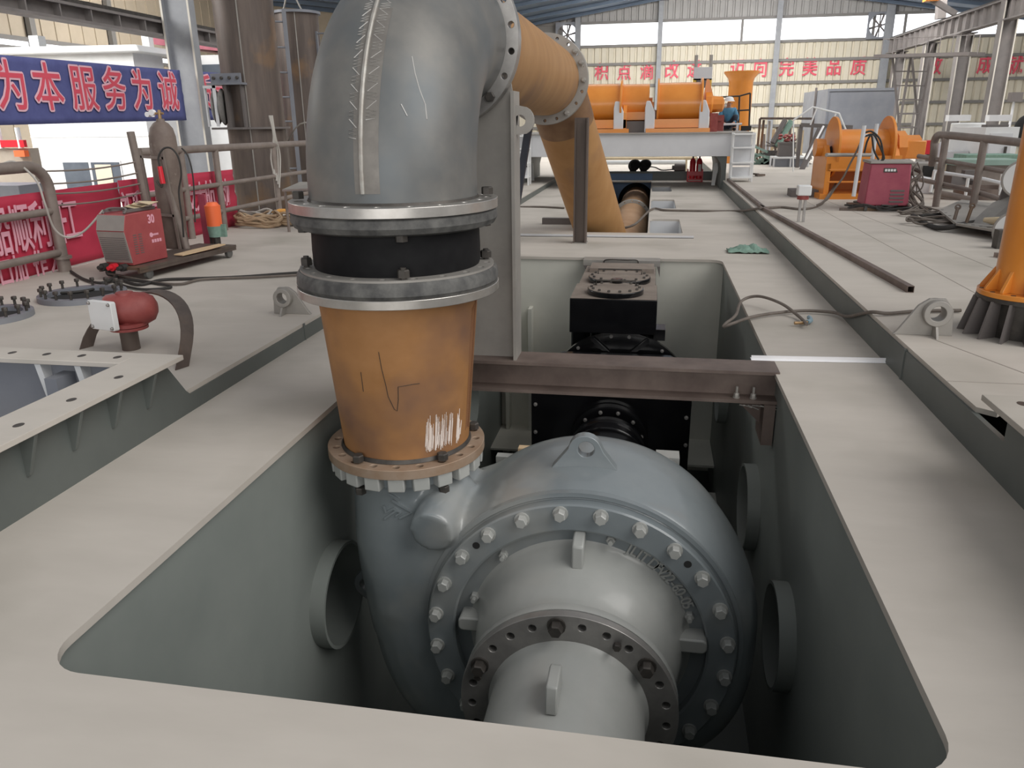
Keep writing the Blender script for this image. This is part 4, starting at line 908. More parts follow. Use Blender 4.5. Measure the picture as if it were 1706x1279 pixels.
mb = MB(); mb.sweep(spline([p-ZA*.2, p-ZA*.24-XA*.02, p-ZA*.17-XA*.07]), .012, 8); obj('nozzle', mb, 'darksteel', gn)
mb = MB(); mb.sweep(spline([p, A(264, 262, 8.7), A(272, 248, 8.72), A(285, 247, 8.75), A(297, 262, 8.75), A(302, 290, 8.75), A(298, 320, 8.75), A(303, 360, 8.75), A(306, 395, 8.75)]), .011, 8); mb.sweep(spline([A(303, 247, 8.75), A(314, 262, 8.7), A(322, 300, 8.7), A(325, 370, 8.7)]), .009, 8); obj('cable', mb, 'cabledk', gn)
# orange headed tool by the rail
tl = thing('hand_power_tool', 'orange and green upright power tool standing by the left rail', 'tool', (-5.72, 9.5, ZL))
p = G(364, 422, ZL)
mb = MB(); mb.cyl(p+ZA*.36, p+ZA*.62, .095, .10, n=20); mb.cyl(p+ZA*.62, p+ZA*.66, .09, .06, n=20); obj('motor_cover', mb, 'orangehot', tl)
mb = MB(); mb.cyl(p+ZA*.22, p+ZA*.36, .085, .10, n=20); obj('gear_case', mb, 'rag', tl)
mb = MB(); mb.bar(p+ZA*.3+XA*.07, p+ZA*.3+XA*.15, .04, .16); obj('side_grip', mb, 'rag', tl)
mb = MB(); mb.cyl(p+ZA*.0, p+ZA*.1, .06, .055, n=16); mb.cyl(p+ZA*.1, p+ZA*.22, .05, n=16); mb.box(p.x-.1, p.x-.02, p.y, p.y+.06, ZL, ZL+.3); obj('chuck', mb, 'darksteel', tl)
mb = MB(); q = p+Vector((-.2, .1, 0)); mb.box(q.x-.05, q.x+.05, q.y, q.y+.04, ZL, ZL+.75); obj('back_post', mb, 'crimson', tl)
# rolled hoses
def coil(name, c, r, turns, m, label, cat, seed, tube=.02):
    random.seed(seed); mb = MB(); P = []
    for k in range(turns*14):
        a = 2*pi*k/14; rr = r*(.75+.25*random.random()); P.append(Vector(c)+Vector((rr*cos(a), rr*.55*sin(a), .03+.20*(k/(turns*14))*(.6+.5*random.random())+.02*sin(a*2))))
    mb.sweep(spline(P, 3), tube, 6); return tag(obj(name, mb, m), label, cat)
coil('hose_coil', G(432, 378, ZL), .42, 9, 'hose', 'large tangled coil of tan hoses lying by the left rail', 'hose', 4, .022)
coil('hose_coil', G(430, 375, ZL)+ZA*.05, .43, 3, 'hosegrey', 'pale grey hose loops lying on the tan hose coil', 'hose', 9, .018)
coil('hose_coil', G(478, 376, ZL), .25, 5, 'hose', 'smaller tan hose coil between big coil and riser', 'hose', 12, .022)
p = G(478, 378, ZL); mb = MB(); mb.prism([p+Vector((-.30, .1, .22)), p+Vector((.1, .0, .24)), p+Vector((.12, .3, .25)), p+Vector((-.25, .3, .25))], ZA*.012); tag(obj('orange_sheet', mb, 'orangehot' if False else mat('orange_cloth', (.70, .34, .07), None, rough=.8)), 'orange sheet laid over the smaller hose coil', 'sheet')
sb_ = thing('work_stand', 'small steel stand with tan board top beside the left rail', 'stand', (-5.2, 11.5, ZL))
p = A(500, 315, 11.5)
mb = MB(); mb.prism([A(470, 319, 11.5), A(525, 317, 11.2), A(525, 306, 12), A(500, 306, 12)], ZA*.03); obj('top', mb, 'plate', sb_)
mb = MB(); q = A(475, 319, 11.5); mb.cyl((q.x, q.y, ZL), q, .022, n=10); q2 = A(512, 317, 11.5); mb.cyl((q2.x, q2.y+.3, ZL), q2+YA*.3, .022, n=10); obj('leg', mb, 'railb', sb_)
# pipe railings of the left deck edge
def pipe(mb, pts, r): mb.sweep([Vector(p) for p in pts], r, 14)
XR_ = -6.75
r1 = thing('pipe_railing', 'brown pipe railing with rounded corner at the left picture edge', 'railing', (XR_, 6.5, ZL))
mb = MB(); bend = [(XR_, 7.72+.26*sin(a), 1.08+.26*cos(a)) for a in [pi/2*k/6 for k in range(7)]]
pipe(mb, [(XR_, 2.0, 1.34), (XR_, 7.4, 1.34)]+bend+[(XR_, 7.98, ZL)], .062); obj('frame_pipe', mb, 'railb', r1, sm=60)
for z in (.84, .37):
    mb = MB(); pipe(mb, [(XR_, 2.0, z), (XR_, 7.98, z)], .042); obj('mid_rail', mb, 'railb', r1)
mb = MB(); pipe(mb, [(XR_, 6.0, ZL), (XR_, 6.0, 1.34)], .05); obj('post', mb, 'railb', r1)
mb = MB(); mb.cyl((XR_, 7.98, ZL+.15), (XR_, 7.98, ZL+.18), .10, n=24); mb.cyl((XR_, 7.98, ZL), (XR_, 7.98, ZL+.15), .07, n=20); obj('post_collar', mb, 'railb', r1)
r2 = thing('pipe_railing', 'brown pipe railing in front of the spud tubes from cylinder to riser', 'railing', (XR_, 12.5, ZL))
mb = MB(); pipe(mb, [(XR_, 9.66, 1.42), (XR_, 17.5, 1.38)], .055); obj('top_rail', mb, 'railb', r2)
for z in (.86, .45):
    mb = MB(); pipe(mb, [(XR_, 9.66, z), (XR_, 17.5, z)], .036); obj('mid_rail', mb, 'railb', r2)
for y in (10.66, 11.6, 13.55, 15.6, 17.4):
    mb = MB(); pipe(mb, [(XR_, y, ZL), (XR_, y, 1.40)], .05); obj('post', mb, 'railb', r2)
mb = MB(); pipe(mb, [(XR_, 9.75, ZL), (XR_, 9.60, 1.68)], .05); obj('end_post', mb, 'railb', r2)
mb = MB(); p0 = A(301, 430, 8.75); pipe(mb, [(XR_+1.05, 8.85, ZL+.13), (XR_+.80, 8.85, 1.55)], .045)
tag(obj('prop_pipe', mb, 'railb'), 'grey pipe standing upright against the gas cylinder', 'pipe')
for i, (z0, z1) in enumerate(((1.28, 1.30), (1.14, 1.16), (1.03, 1.02), (.90, .90))):
    mb = MB(); P = [Vector((XR_, 7.98+(9.62-7.98)*k/8, z0+(z1-z0)*k/8-.03*sin(pi*k/8))) for k in range(9)]; mb.sweep(P, .011, 6)
    tag(obj('guard_wire', mb, 'railb'), 'grey guard wire strung across the railing gap, ' + ('topmost', 'second from the top', 'third from the top', 'lowest')[i], 'wire')
# red cloth banners on the railing, hung outside the rail
def banner(name, pts_top, pts_bot, m, label, nx=40, nz=10, wave=.03, group=None):
    mb = MB(); g = []
    for i in range(nx+1):
        t = i/nx; a = Vector(pts_top[0]).lerp(Vector(pts_top[1]), t); b = Vector(pts_bot[0]).lerp(Vector(pts_bot[1]), t); col = []
        for j in range(nz+1):
            s = j/nz; p = a.lerp(b, s); p.x += wave*(sin(7*s*pi+t*9)*.6+sin(t*23+s*5)*.4)*sin(pi*min(1, s*1.2+.05)); col.append(mb.bm.verts.new(p))
        g.append(col)
    for i in range(nx):
        for j in range(nz): mb.face([g[i][j], g[i+1][j], g[i+1][j+1], g[i][j+1]])
    o = obj(name, mb, m, None, 80); so = o.modifiers.new('thick', 'SOLIDIFY'); so.thickness = .006
    return tag(o, label, 'banner', group)
YZ = lambda x, y, z: MX((x, y, z), YA, ZA)               # a sheet that faces +X, reading toward +Y
b1 = banner('red_banner', [(-6.885, 3.0, 1.02), (-6.885, 9.35, 1.06)], [(-6.885, 3.0, ZL), (-6.885, 9.35, ZL+.02)], 'redband', 'red cloth banner with pale characters 船顺利开工 tied outside the near left railing', wave=.022)
for ch, px in (('船', 3), ('顺', 38), ('利', 70), ('开', 101), ('工', 123)):
    q = XX(px, 390-px*.20+(px > 100)*10, -6.83); mb = MB(); mb.text(ch, .56, YZ(-6.845, q.y, .66), .004, .006, .52); obj('banner_letter', mb, 'charpale', b1, sm=0)
for ch, px in (('口', 14), ('加', 38), ('作', 70), ('木', 97)):
    q = XX(px, 470-px*.35, -6.83); mb = MB(); mb.text(ch, .34, YZ(-6.845, q.y, ZL+.10), .004, .005, .62); obj('banner_letter', mb, 'charpale', b1, sm=0)
b2 = banner('red_banner', [(-6.885, 9.36, 1.08), (-6.885, 12.3, 1.05)], [(-6.885, 9.36, ZL), (-6.885, 12.3, ZL)], 'redband', 'red cloth banner with pale characters 及大航 tied behind the gas cylinder railing', wave=.022)
for ch, px in (('祝', 215), ('利', 235), ('只', 255), ('及', 318), ('大', 337), ('航', 353), ('动', 377)):
    q = XX(px, 333, -6.83); mb = MB(); mb.text(ch, .46, YZ(-6.845, q.y, .68), .004, .005, .7); obj('banner_letter', mb, 'charpale', b2, sm=0)
# cables on the left deck
def cable(pts, r, m, label, name='cable', k=8):
    mb = MB(); mb.sweep(spline(pts, k), r, 8); return tag(obj(name, mb, m), label, 'cable')
cable([G(195, 462, ZL+.02), G(230, 474, ZL+.02), G(270, 466, ZL+.02), G(320, 464, ZL+.02), G(400, 461, ZL+.02), G(470, 456, ZL+.02), G(560, 450, ZL+.02)], .016, 'cabledk', 'dark cable pair running from the welding machine toward the riser')
cable([G(180, 455, ZL+.05), G(215, 462, ZL+.03), G(255, 470, ZL+.02), G(300, 473, ZL+.02), G(340, 465, ZL+.02), G(440, 461, ZL+.02), G(560, 454, ZL+.02)], .014, 'cable', 'grey-brown cable lying just before the dark cable pair')
cable([G(190, 470, ZL+.02), G(215, 478, ZL+.02), G(245, 482, ZL+.02), G(285, 478, ZL+.02), G(250, 470, ZL+.02), G(210, 466, ZL+.02), G(180, 470, ZL+.02), G(160, 480, ZL+.02), G(130, 486, ZL+.02), G(100, 488, ZL+.02)], .014, 'cabledk', 'dark cable looping on the deck before the trolley')
cable([G(118, 452, ZL+.02), G(140, 465, ZL+.02), G(170, 471, ZL+.03), G(195, 460, ZL+.05)], .016, 'cabledk', 'dark cable from the railing post to the welding machine')
cable([A(172, 350, 8.0), A(140, 385, 7.9), A(112, 395, 7.8), A(90, 380, 7.7), A(75, 340, 7.6), A(60, 300, 7.6), A(25, 270, 7.6), A(0, 275, 7.4)], .012, 'hosegrey', 'pale cable draped from the welding machine over the near railing')
# lettering banner strung between the workshop columns
XB = -12.35
bb = banner('blue_banner', [(XB, 12.6, 3.05), (XB, 20.0, 3.12)], [(XB, 12.6, 1.78), (XB, 20.0, 1.88)], 'blueband', 'long blue banner with red characters 为本服务为诚 left of the workshop column', wave=.015)
bc = banner('blue_banner', [(XB, 20.65, 3.14), (XB, 27, 3.2)], [(XB, 20.65, 1.88), (XB, 27, 1.9)], 'blueband', 'blue banner with red characters 质量 right of the workshop column', wave=.015)
def bletter(ch, px, parent, size=.98):
    q = XX(px, 150, XB+.03); z = 2.45+.012*(q.y-14)
    mb = MB()
    for k in range(10): mb.text(ch, size, YZ(XB+.026+.0011*k, q.y+.04*cos(2*pi*k/10), z+.04*sin(2*pi*k/10)), .0004, .006, .86)
    obj('letter_edge', mb, 'charpink', parent, sm=0)
    mb = MB(); mb.text(ch, size, YZ(XB+.041, q.y, z), .001, .007, .86); obj('banner_letter', mb, 'charred', parent, sm=0)
for ch, px in (('为', 20), ('本', 81), ('服', 140), ('务', 191), ('为', 237), ('诚', 280)): bletter(ch, px, bb)
for ch, px in (('质', 340), ('量', 366), ('为', 388)): bletter(ch, px, bc)
# ================================================================== left background
def spud(name, x, y, r, z0, z1, label, seam):
    t = thing(name, label, 'steel tube', (x, y, z0), 'brown spud tubes beyond the left railing')
    mb = MB(); mb.lathe([(r, 0), (r, z1-z0), (r-.03, z1-z0), (r-.03, 0)], (x, y, z0), ZA, 64, closed=True); obj('tube_wall', mb, 'brownsteel', t, sm=60)
    mb = MB(); mb.bar((x+r*cos(seam), y+r*sin(seam), z0), (x+r*cos(seam), y+r*sin(seam), z1), .03, .02); obj('weld_seam', mb, 'plate', t)
    return t
s1 = spud('spud_tube', -8.44, 16.3, .60, -1.2, 6.0, 'tall brown steel spud tube with sheave bracket, left of the ladder', rad(-75))
mb = MB(); mb.plate(circ(0, 0, .70, 48), [circ(0, 0, .595, 40)], Matrix.Translation((-8.44, 16.3, 1.66)), .04); mb.box(-9.0, -8.3, 15.45, 15.9, 1.66, 1.70); obj('collar_plate', mb, 'sheetdk', s1)
mb = MB(); mb.box(-9.02, -8.25, 15.5, 15.95, 2.52, 2.56); mb.box(-8.95, -8.3, 15.56, 15.62, 2.56, 2.74); obj('bracket_plate', mb, 'sheet', s1)
for k in range(4):
    mb = MB(); mb.hexbolt((-8.87+.17*k, 15.56, 2.65), (0, -1, 0), .035, .03, False); obj('bracket_bolt', mb, 'darksteel', s1)
mb = MB(); mb.box(-8.68, -8.62, 15.55, 16.0, 1.70, 2.52); mb.box(-8.35, -8.31, 15.6, 16.0, 1.7, 2.52); obj('bracket_web', mb, 'sheetdk', s1)
sh = mb = MB(); mb.lathe([(.05, -.10), (.30, -.10), (.36, -.07), (.27, 0), (.36, .07), (.30, .10), (.05, .10)], (-8.85, 15.62, 2.1), Vector((1, .25, 0)), 36); obj('sheave', mb, 'dull', s1)
mb = MB(); mb.box(-8.98, -8.95, 15.3, 15.36, 1.72, 2.5); mb.box(-8.78, -8.74, 15.28, 15.34, 1.72, 2.5); mb.box(-8.98, -8.74, 15.28, 15.36, 2.45, 2.5); obj('sheave_cheek', mb, 'offwhite', s1)
s2 = spud('spud_tube', -9.05, 20.2, .54, -1.2, 4.42, 'shorter open-topped brown spud tube behind the blue-grey ladder', rad(-70))
mb = MB(); mb.ring((-9.05, 20.2, 4.36), (-9.05, 20.2, 4.42), .60, .53, 48); obj('top_rim', mb, 'sheet', s2)
mb = MB(); mb.sweep(spline([(-9.3, 20.0, 4.42), (-9.2, 20, 4.7), (-9.1, 20, 5.2)]), .02, 6); mb.sweep(spline([(-8.8, 20.0, 4.42), (-8.95, 20, 4.75), (-9.1, 20, 5.2)]), .02, 6); obj('lifting_sling', mb, 'plate', s2)
def ladder(x, y, z0, z1, w, label, d=Vector((0, 1, 0)), m='sheet', r=.035, tilt=Vector((0, 0, 0)), step=.55):
    t = thing('ladder', label, 'ladder', (x, y, z0)); a = Vector((x, y, z0)); b = Vector((x, y, z1))+tilt
    for s in (0, 1):
        mb = MB(); mb.bar(a+d*w*s, b+d*w*s, r*2, r*2.4, d); obj('side_rail', mb, m, t)
    k = int((z1-z0)/step)
    for i in range(1, k+1):
        p = a.lerp(b, i/(k+.5)); mb = MB(); mb.cyl(p, p+d*w, r*.55, n=8); obj('rung', mb, m, t)
    return t
ld = ladder(-9.17, 18.9, -1.0, 4.35, .36, 'blue-grey vertical ladder fixed between the two brown spud tubes', Vector((.9, .45, 0)).normalized(), 'sheet', .04)
mb = MB(); mb.bar((-9.7, 18.9, 4.2), (-9.1, 18.9, 4.25), .12, .12); obj('top_arm', mb, 'sheet', ld)
lf = thing('side_frame', 'blue-grey ladder frame on the right flank of the open-topped spud tube', 'ladder', (-8.4, 20.2, 0))
for x in (-8.50, -8.2):
    mb = MB(); mb.bar((x, 20.1, 0), (x-.02, 20.1, 3.95), .07, .07); obj('side_rail', mb, 'sheet', lf)
for z in (2.6, 3.15, 3.9):
    mb = MB(); mb.cyl((-8.5, 20.1, z), (-8.2, 20.1, z), .02, n=8); obj('rung', mb, 'sheet', lf)
mb = MB(); mb.sweep([Vector((-6.7, 15.2, 1.75-.03*k*k+.06*k)) + Vector((-.28*k, .35*k, 0)) for k in range(0, 7)], .014, 6); tag(obj('slack_rope', mb, 'hosegrey'), 'pale slack rope hanging by the railing in front of the spud tubes', 'rope')
mb = MB(); random.seed(5)
for k in range(5): mb.sweep(spline([(XR_+.02, 13.5+.03*k, 1.9), (XR_+.05, 13.52+.02*k, 1.55), (XR_-.03+.02*k, 13.5+.05*k, 1.2), (XR_+.02*k, 13.48, .9-.06*k)]), .014, 6)
tag(obj('rope_bundle', mb, 'hosegrey'), 'pale ropes tied round the left railing post beside the ladder', 'rope')
# white deckhouse of another vessel
HY = 24.0
dh = thing('deckhouse', 'white ship deckhouse with dark windows behind the blue banner', 'deckhouse', (-18.5, 26, -1.2))
mb = MB(); mb.box(-20.6, -16.25, HY, HY+1.8, -1.2, 2.6); obj('lower_house', mb, 'white', dh)
mb = MB(); mb.box(-24.5, -16.5, HY+.2, HY+1.8, 2.6, 3.98); obj('upper_house', mb, 'white', dh)
mb = MB(); mb.hexa([(-24.5, HY-.3, 4.02), (-15.9, HY-.3, 3.95), (-15.9, HY+2, 3.95), (-24.5, HY+2, 4.02), (-24.5, HY-.3, 4.22), (-16.0, HY-.3, 4.15), (-16.0, HY+2, 4.15), (-24.5, HY+2, 4.22)]); obj('roof', mb, 'white', dh, bev=.04)
def hwin(x0, x1, z0, z1, m='glass', y=HY):
    mb = MB(); mb.box(x0-.05, x1+.05, y-.03, y+.02, z0-.05, z1+.05); f = obj('window', mb, 'offwhite', dh)
    mb = MB(); mb.box(x0, x1, y-.045, y-.03, z0, z1); obj('pane', mb, m, f)
hwin(-19.55, -18.6, -.6, .62); hwin(-18.5, -17.45, -.6, .62); hwin(-19.5, -18.3, 3.2, 3.52, 'glass', HY+.2); hwin(-18.2, -17.0, 3.2, 3.52, 'glass', HY+.2)
mb = MB(); mb.box(-18.35, -17.75, HY-.07, HY-.05, -.5, .55); obj('lit_interior', mb, 'wall', dh)
mb = MB(); mb.box(-20.6, -16.25, HY-.02, HY, 1.42, 1.46); obj('rub_strip', mb, 'offwhite', dh)
d2 = thing('deckhouse', 'white cabin under a dark red roof edge right of the larger white deckhouse', 'deckhouse', (-15, 27, -1.2))
mb = MB(); mb.box(-16.0, -13.6, 26.2, 30, -1.2, 4.0); obj('house', mb, 'white', d2)
mb = MB(); mb.hexa([(-16.8, 25.9, 4.35), (-13.2, 25.9, 3.95), (-13.2, 30, 3.95), (-16.8, 30, 4.35), (-16.8, 25.9, 4.62), (-13.2, 25.9, 4.2), (-13.2, 30, 4.2), (-16.8, 30, 4.62)]); obj('roof_edge', mb, 'crimson', d2)
mb = MB(); mb.box(-15.7, -14.5, 26.15, 26.2, 2.9, 3.7); obj('window', mb, 'glass', d2)
for i, (px, py, w, h) in enumerate(((57, 65, .35, .45), (242, 60, .25, .5))):
    p = A(px, py+8, HY+1); mb = MB(); mb.box(p.x-w/2, p.x+w/2, p.y, p.y+w, 4.15, 4.2+h); tag(obj('roof_box', mb, 'white'), ('small white box on the left of the white deckhouse roof', 'small white box on the right end of the white deckhouse roof')[i], 'box')
# tan hull block and clutter at the far left edge
hb_ = thing('hull_block', 'brown-grey hull section with red top rail at the left edge behind the railing', 'hull section', (-17, 18, -1.2))
mb = MB(); mb.box(-19.5, -15.55, 18, 18.3, -1.2, 1.25); obj('side_plate', mb, mat('tan_primer_plate', (.36, .31, .25), (.42, .37, .31), 2, .7), hb_)
mb = MB(); mb.box(-19.5, -15.6, 17.9, 18.0, 1.28, 1.45); obj('red_rail', mb, 'redbright', hb_)
for x in (-16.3, -15.75):
    mb = MB(); mb.cyl((x, 17.95, 1.25), (x, 17.95, 1.75), .06, n=10); obj('stanchion', mb, 'white', hb_)
mb = MB(); mb.box(-15.9, -15.6, 17.85, 18.0, 1.05, 1.2); obj('orange_fitting', mb, 'orangehot', hb_)
mb = MB(); mb.box(-16.2, -13.6, 15.2, 16.2, -.1, .55); tag(obj('machine_case', mb, 'sheet'), 'grey machine case behind the near left railing below the hull section', 'case')
yl = thing('yellow_rack', 'thin yellow frame standing right of the workshop column beyond the railing', 'frame', (-12, 22, 0))
for x in (-12.0, -11.75):
    mb = MB(); mb.bar((x, 21.6, -1.2), (x, 21.6, 1.1), .07, .07); obj('post', mb, 'yellow', yl)
mb = MB(); mb.bar((-12.1, 21.6, 1.1), (-10.2, 21.6, 1.15), .08, .1); obj('top_bar', mb, 'yellow', yl)
mb = MB(); mb.box(-11.6, -9.6, 22.5, 24.5, -.9, .9); mb.box(-11.4, -9.8, 22.4, 22.5, .9, 1.05); tag(obj('machinery_pile', mb, 'sheetdk'), 'dark machinery heap behind the railing between column and spud tube', 'machinery')
mb = MB(); mb.box(-11.9, -9.4, 22.2, 22.35, 1.08, 1.22); tag(obj('red_beam', mb, 'crimson'), 'dark red beam lying across the dark machinery heap', 'beam')
# ================================================================== right deck
p = thing('crane_pedestal', 'orange crane column bolted on a black ribbed pedestal at the right edge', 'pedestal', (2.66, 6.02, ZR))
cx, cy = 2.68, 6.02
mb = MB(); mb.cyl((cx, cy, ZR), (cx, cy, .52), .245, .245, n=40); mb.cyl((cx, cy, .50), (cx, cy, .53), .318, n=56); obj('base_drum', mb, 'darksteel', p)
for k in range(16):
    a = 2*pi*k/16+.12; d = Vector((cos(a), sin(a), 0)); q = Vector((-sin(a), cos(a), 0)); c = Vector((cx, cy, ZR))
    mb = MB(); mb.prism([c+d*.24-q*.008, c+d*.40-q*.008, c+d*.33-q*.008+ZA*.265, c+d*.24-q*.008+ZA*.265], q*.016); obj('rib', mb, 'sheetdk', p)
mb = MB(); mb.ring((cx, cy, .53), (cx, cy, .565), .318, .2, 56); obj('orange_flange', mb, 'orange', p, bev=.004)
mb = MB(); mb.lathe([(.225, 0), (.222, 0), (.215, 1.4), (.205, 3.2), (0, 3.2)], (cx, cy, .565), ZA, 48); obj('column', mb, 'orange', p, sm=50)
for k in range(12):
    a = 2*pi*k/12+.1; d = Vector((cos(a), sin(a), 0)); q = Vector((-sin(a), cos(a), 0)); c = Vector((cx, cy, .565))
    mb = MB(); mb.prism([c+d*.21-q*.012, c+d*.30-q*.012, c+d*.30-q*.012+ZA*.02, c+d*.225-q*.012+ZA*.15, c+d*.21-q*.012+ZA*.15], q*.024); obj('gusset', mb, 'orange', p, bev=.003)
    a += pi/12; d = Vector((cos(a), sin(a), 0)); mb = MB(); mb.cyl(c+d*.29, c+d*.29+ZA*.002, .017, n=12); obj('bolt_hole', mb, 'darksteel', p)
# right coaming corner
hr = thing('hatch_coaming', 'grey flanged coaming corner with a drilled top plate at the right edge', 'hatch', (2.2, 3, 0))
mb = MB(); mb.box(1.66, 1.95, -1.5, 3.98, .407, .437); obj('flange_plate', mb, 'deck', hr, bev=.003)
mb = MB(); mb.box(1.95, 4.0, 3.77, 3.98, .407, .437); obj('flange_plate', mb, 'deck', hr, bev=.003)
mb = MB(); mb.box(1.82, 1.86, -1.5, 3.9, -.2, .407); mb.box(1.82, 4.0, 3.86, 3.9, -.2, .407); obj('coaming_wall', mb, 'side', hr)
for x, y in ((1.80, 3.86), (1.80, 3.3), (1.80, 2.7)): inst('bolt_hole', fh, hr, Matrix.Translation((x, y, .437)) @ Matrix.Diagonal((1.2, 1.5, 1, 1)))
# square tubes and cables across the deck
mb = MB(); mb.plate([(-.03, -.03), (.03, -.03), (.03, .03), (-.03, .03)], [[(-.025, -.025), (.025, -.025), (.025, .025), (-.025, .025)]], MX(Vector((2.34, 7.42, ZR+.03)), Vector((6.9, .44, 0)), ZA, Vector((-.44, 6.9, 0)).normalized()), 7.2)
tag(obj('square_tube', mb, 'beam'), 'long brown hollow square tube lying on the right deck near the step', 'tube')
mb = MB(); mb.bar((1.90, 21.2, ZR+.03), (1.92, 14.2, ZR+.03), .06, .06); tag(obj('square_tube', mb, 'beam'), 'farther brown square tube lying along the right deck edge below the white steps', 'tube')
cable([G(850, 345), G(900, 346)+ZA*.02, G(940, 348)+ZA*.02], .02, 'cable', 'grey cable crossing the deck left of the slanting pipe')
cable([Vector((-.62, 14.9, -.2)), Vector((-.3, 14.85, -.10)), G(1086, 351)+ZA*.03, G(1110, 352)+ZA*.02, G(1170, 353)+ZA*.02, G(1230, 353)+ZA*.02, Vector((1.8, 14.2, ZR+.03)), G(1300, 347, ZR)+ZA*.02, G(1340, 350, ZR)+ZA*.02, G(1370, 340, ZR)+ZA*.02, G(1395, 320, ZR)+ZA*.3], .022, 'cable', 'grey taped cable crossing the deck from the slot toward the crimson box')
tc = [A(1344, 540, 6.9), G(1330, 532)+ZA*.03, G(1300, 521)+ZA*.09, G(1262, 510)+ZA*.10, G(1235, 511)+ZA*.06, Vector((.80, 7.15, .05)), Vector((.70, 6.95, .02)), Vector((.68, 6.90, .0)), Vector((.76, 6.92, .03)), G(1262, 531)+ZA*.03, G(1330, 523)+ZA*.03, G(1385, 526)+ZA*.035, XX(1412, 527, 1.755), G(1449, 523, ZR)+ZA*.016, G(1480, 526, ZR)+ZA*.02, G(1530, 522, ZR)+ZA*.02, G(1600, 521, ZR)+ZA*.02]
tcab = cable(tc, .0145, 'cable', 'grey cutting hose looping over the pit edge across the right deck', 'hose', 10)
to = thing('cutting_torch', 'blue-handled cutting torch with copper nozzle lying on the right deck', 'torch', (1.33, 6.85, 0))
p = G(1349, 536)+ZA*.03
mb = MB(); mb.sweep(spline([p+YA*.05, p, p-YA*.08-XA*.01, p-YA*.14-XA*.05]), .02, 10); obj('handle', mb, mat('blue_torch_handle', (.20, .30, .36), (.26, .36, .42), 20, .6), to)
mb = MB(); mb.sweep([p-YA*.14-XA*.05, p-YA*.17-XA*.09, p-YA*.18-XA*.14], .013, 10); mb.cyl(p-YA*.18-XA*.14, p-YA*.185-XA*.165, .015, n=12); obj('nozzle', mb, 'copper', to)
# green rag
random.seed(11); mb = MB(); g = []; c = G(1245, 420)
for i in range(15):
    row = []
    for j in range(11):
        u, v = i/14*2-1, j/10*2-1; row.append(mb.bm.verts.new(c + Vector((u*.27, v*.16, .012+.10*max(0, 1-u*u-v*v)*abs(sin(5*u+2.2*v)) + .03*random.random()))))
    g.append(row)
for i in range(14):
    for j in range(10): mb.face([g[i][j], g[i+1][j], g[i+1][j+1], g[i][j+1]])
o = obj('rag', mb, 'rag', None, 60); so = o.modifiers.new('thick', 'SOLIDIFY'); so.thickness = .008; tag(o, 'crumpled green rag lying on the deck past the pit corner', 'rag')
# small instrument post
ip = thing('sensor_post', 'small grey post with white box head standing on the right deck', 'post', (2.25, 12.6, ZR))
mb = MB(); mb.bar((2.22, 12.6, ZR), (2.22, 12.6, .60), .035, .035); mb.bar((2.29, 12.6, ZR), (2.29, 12.6, .60), .035, .035); obj('stem', mb, 'dull', ip)
mb = MB(); mb.cyl((2.25, 12.6, .58), (2.25, 12.6, .64), .085, n=20); obj('flange', mb, 'redpaint', ip)
mb = MB(); mb.box(2.155, 2.35, 12.5, 12.68, .64, .79); obj('head_box', mb, 'white', ip, bev=.015)
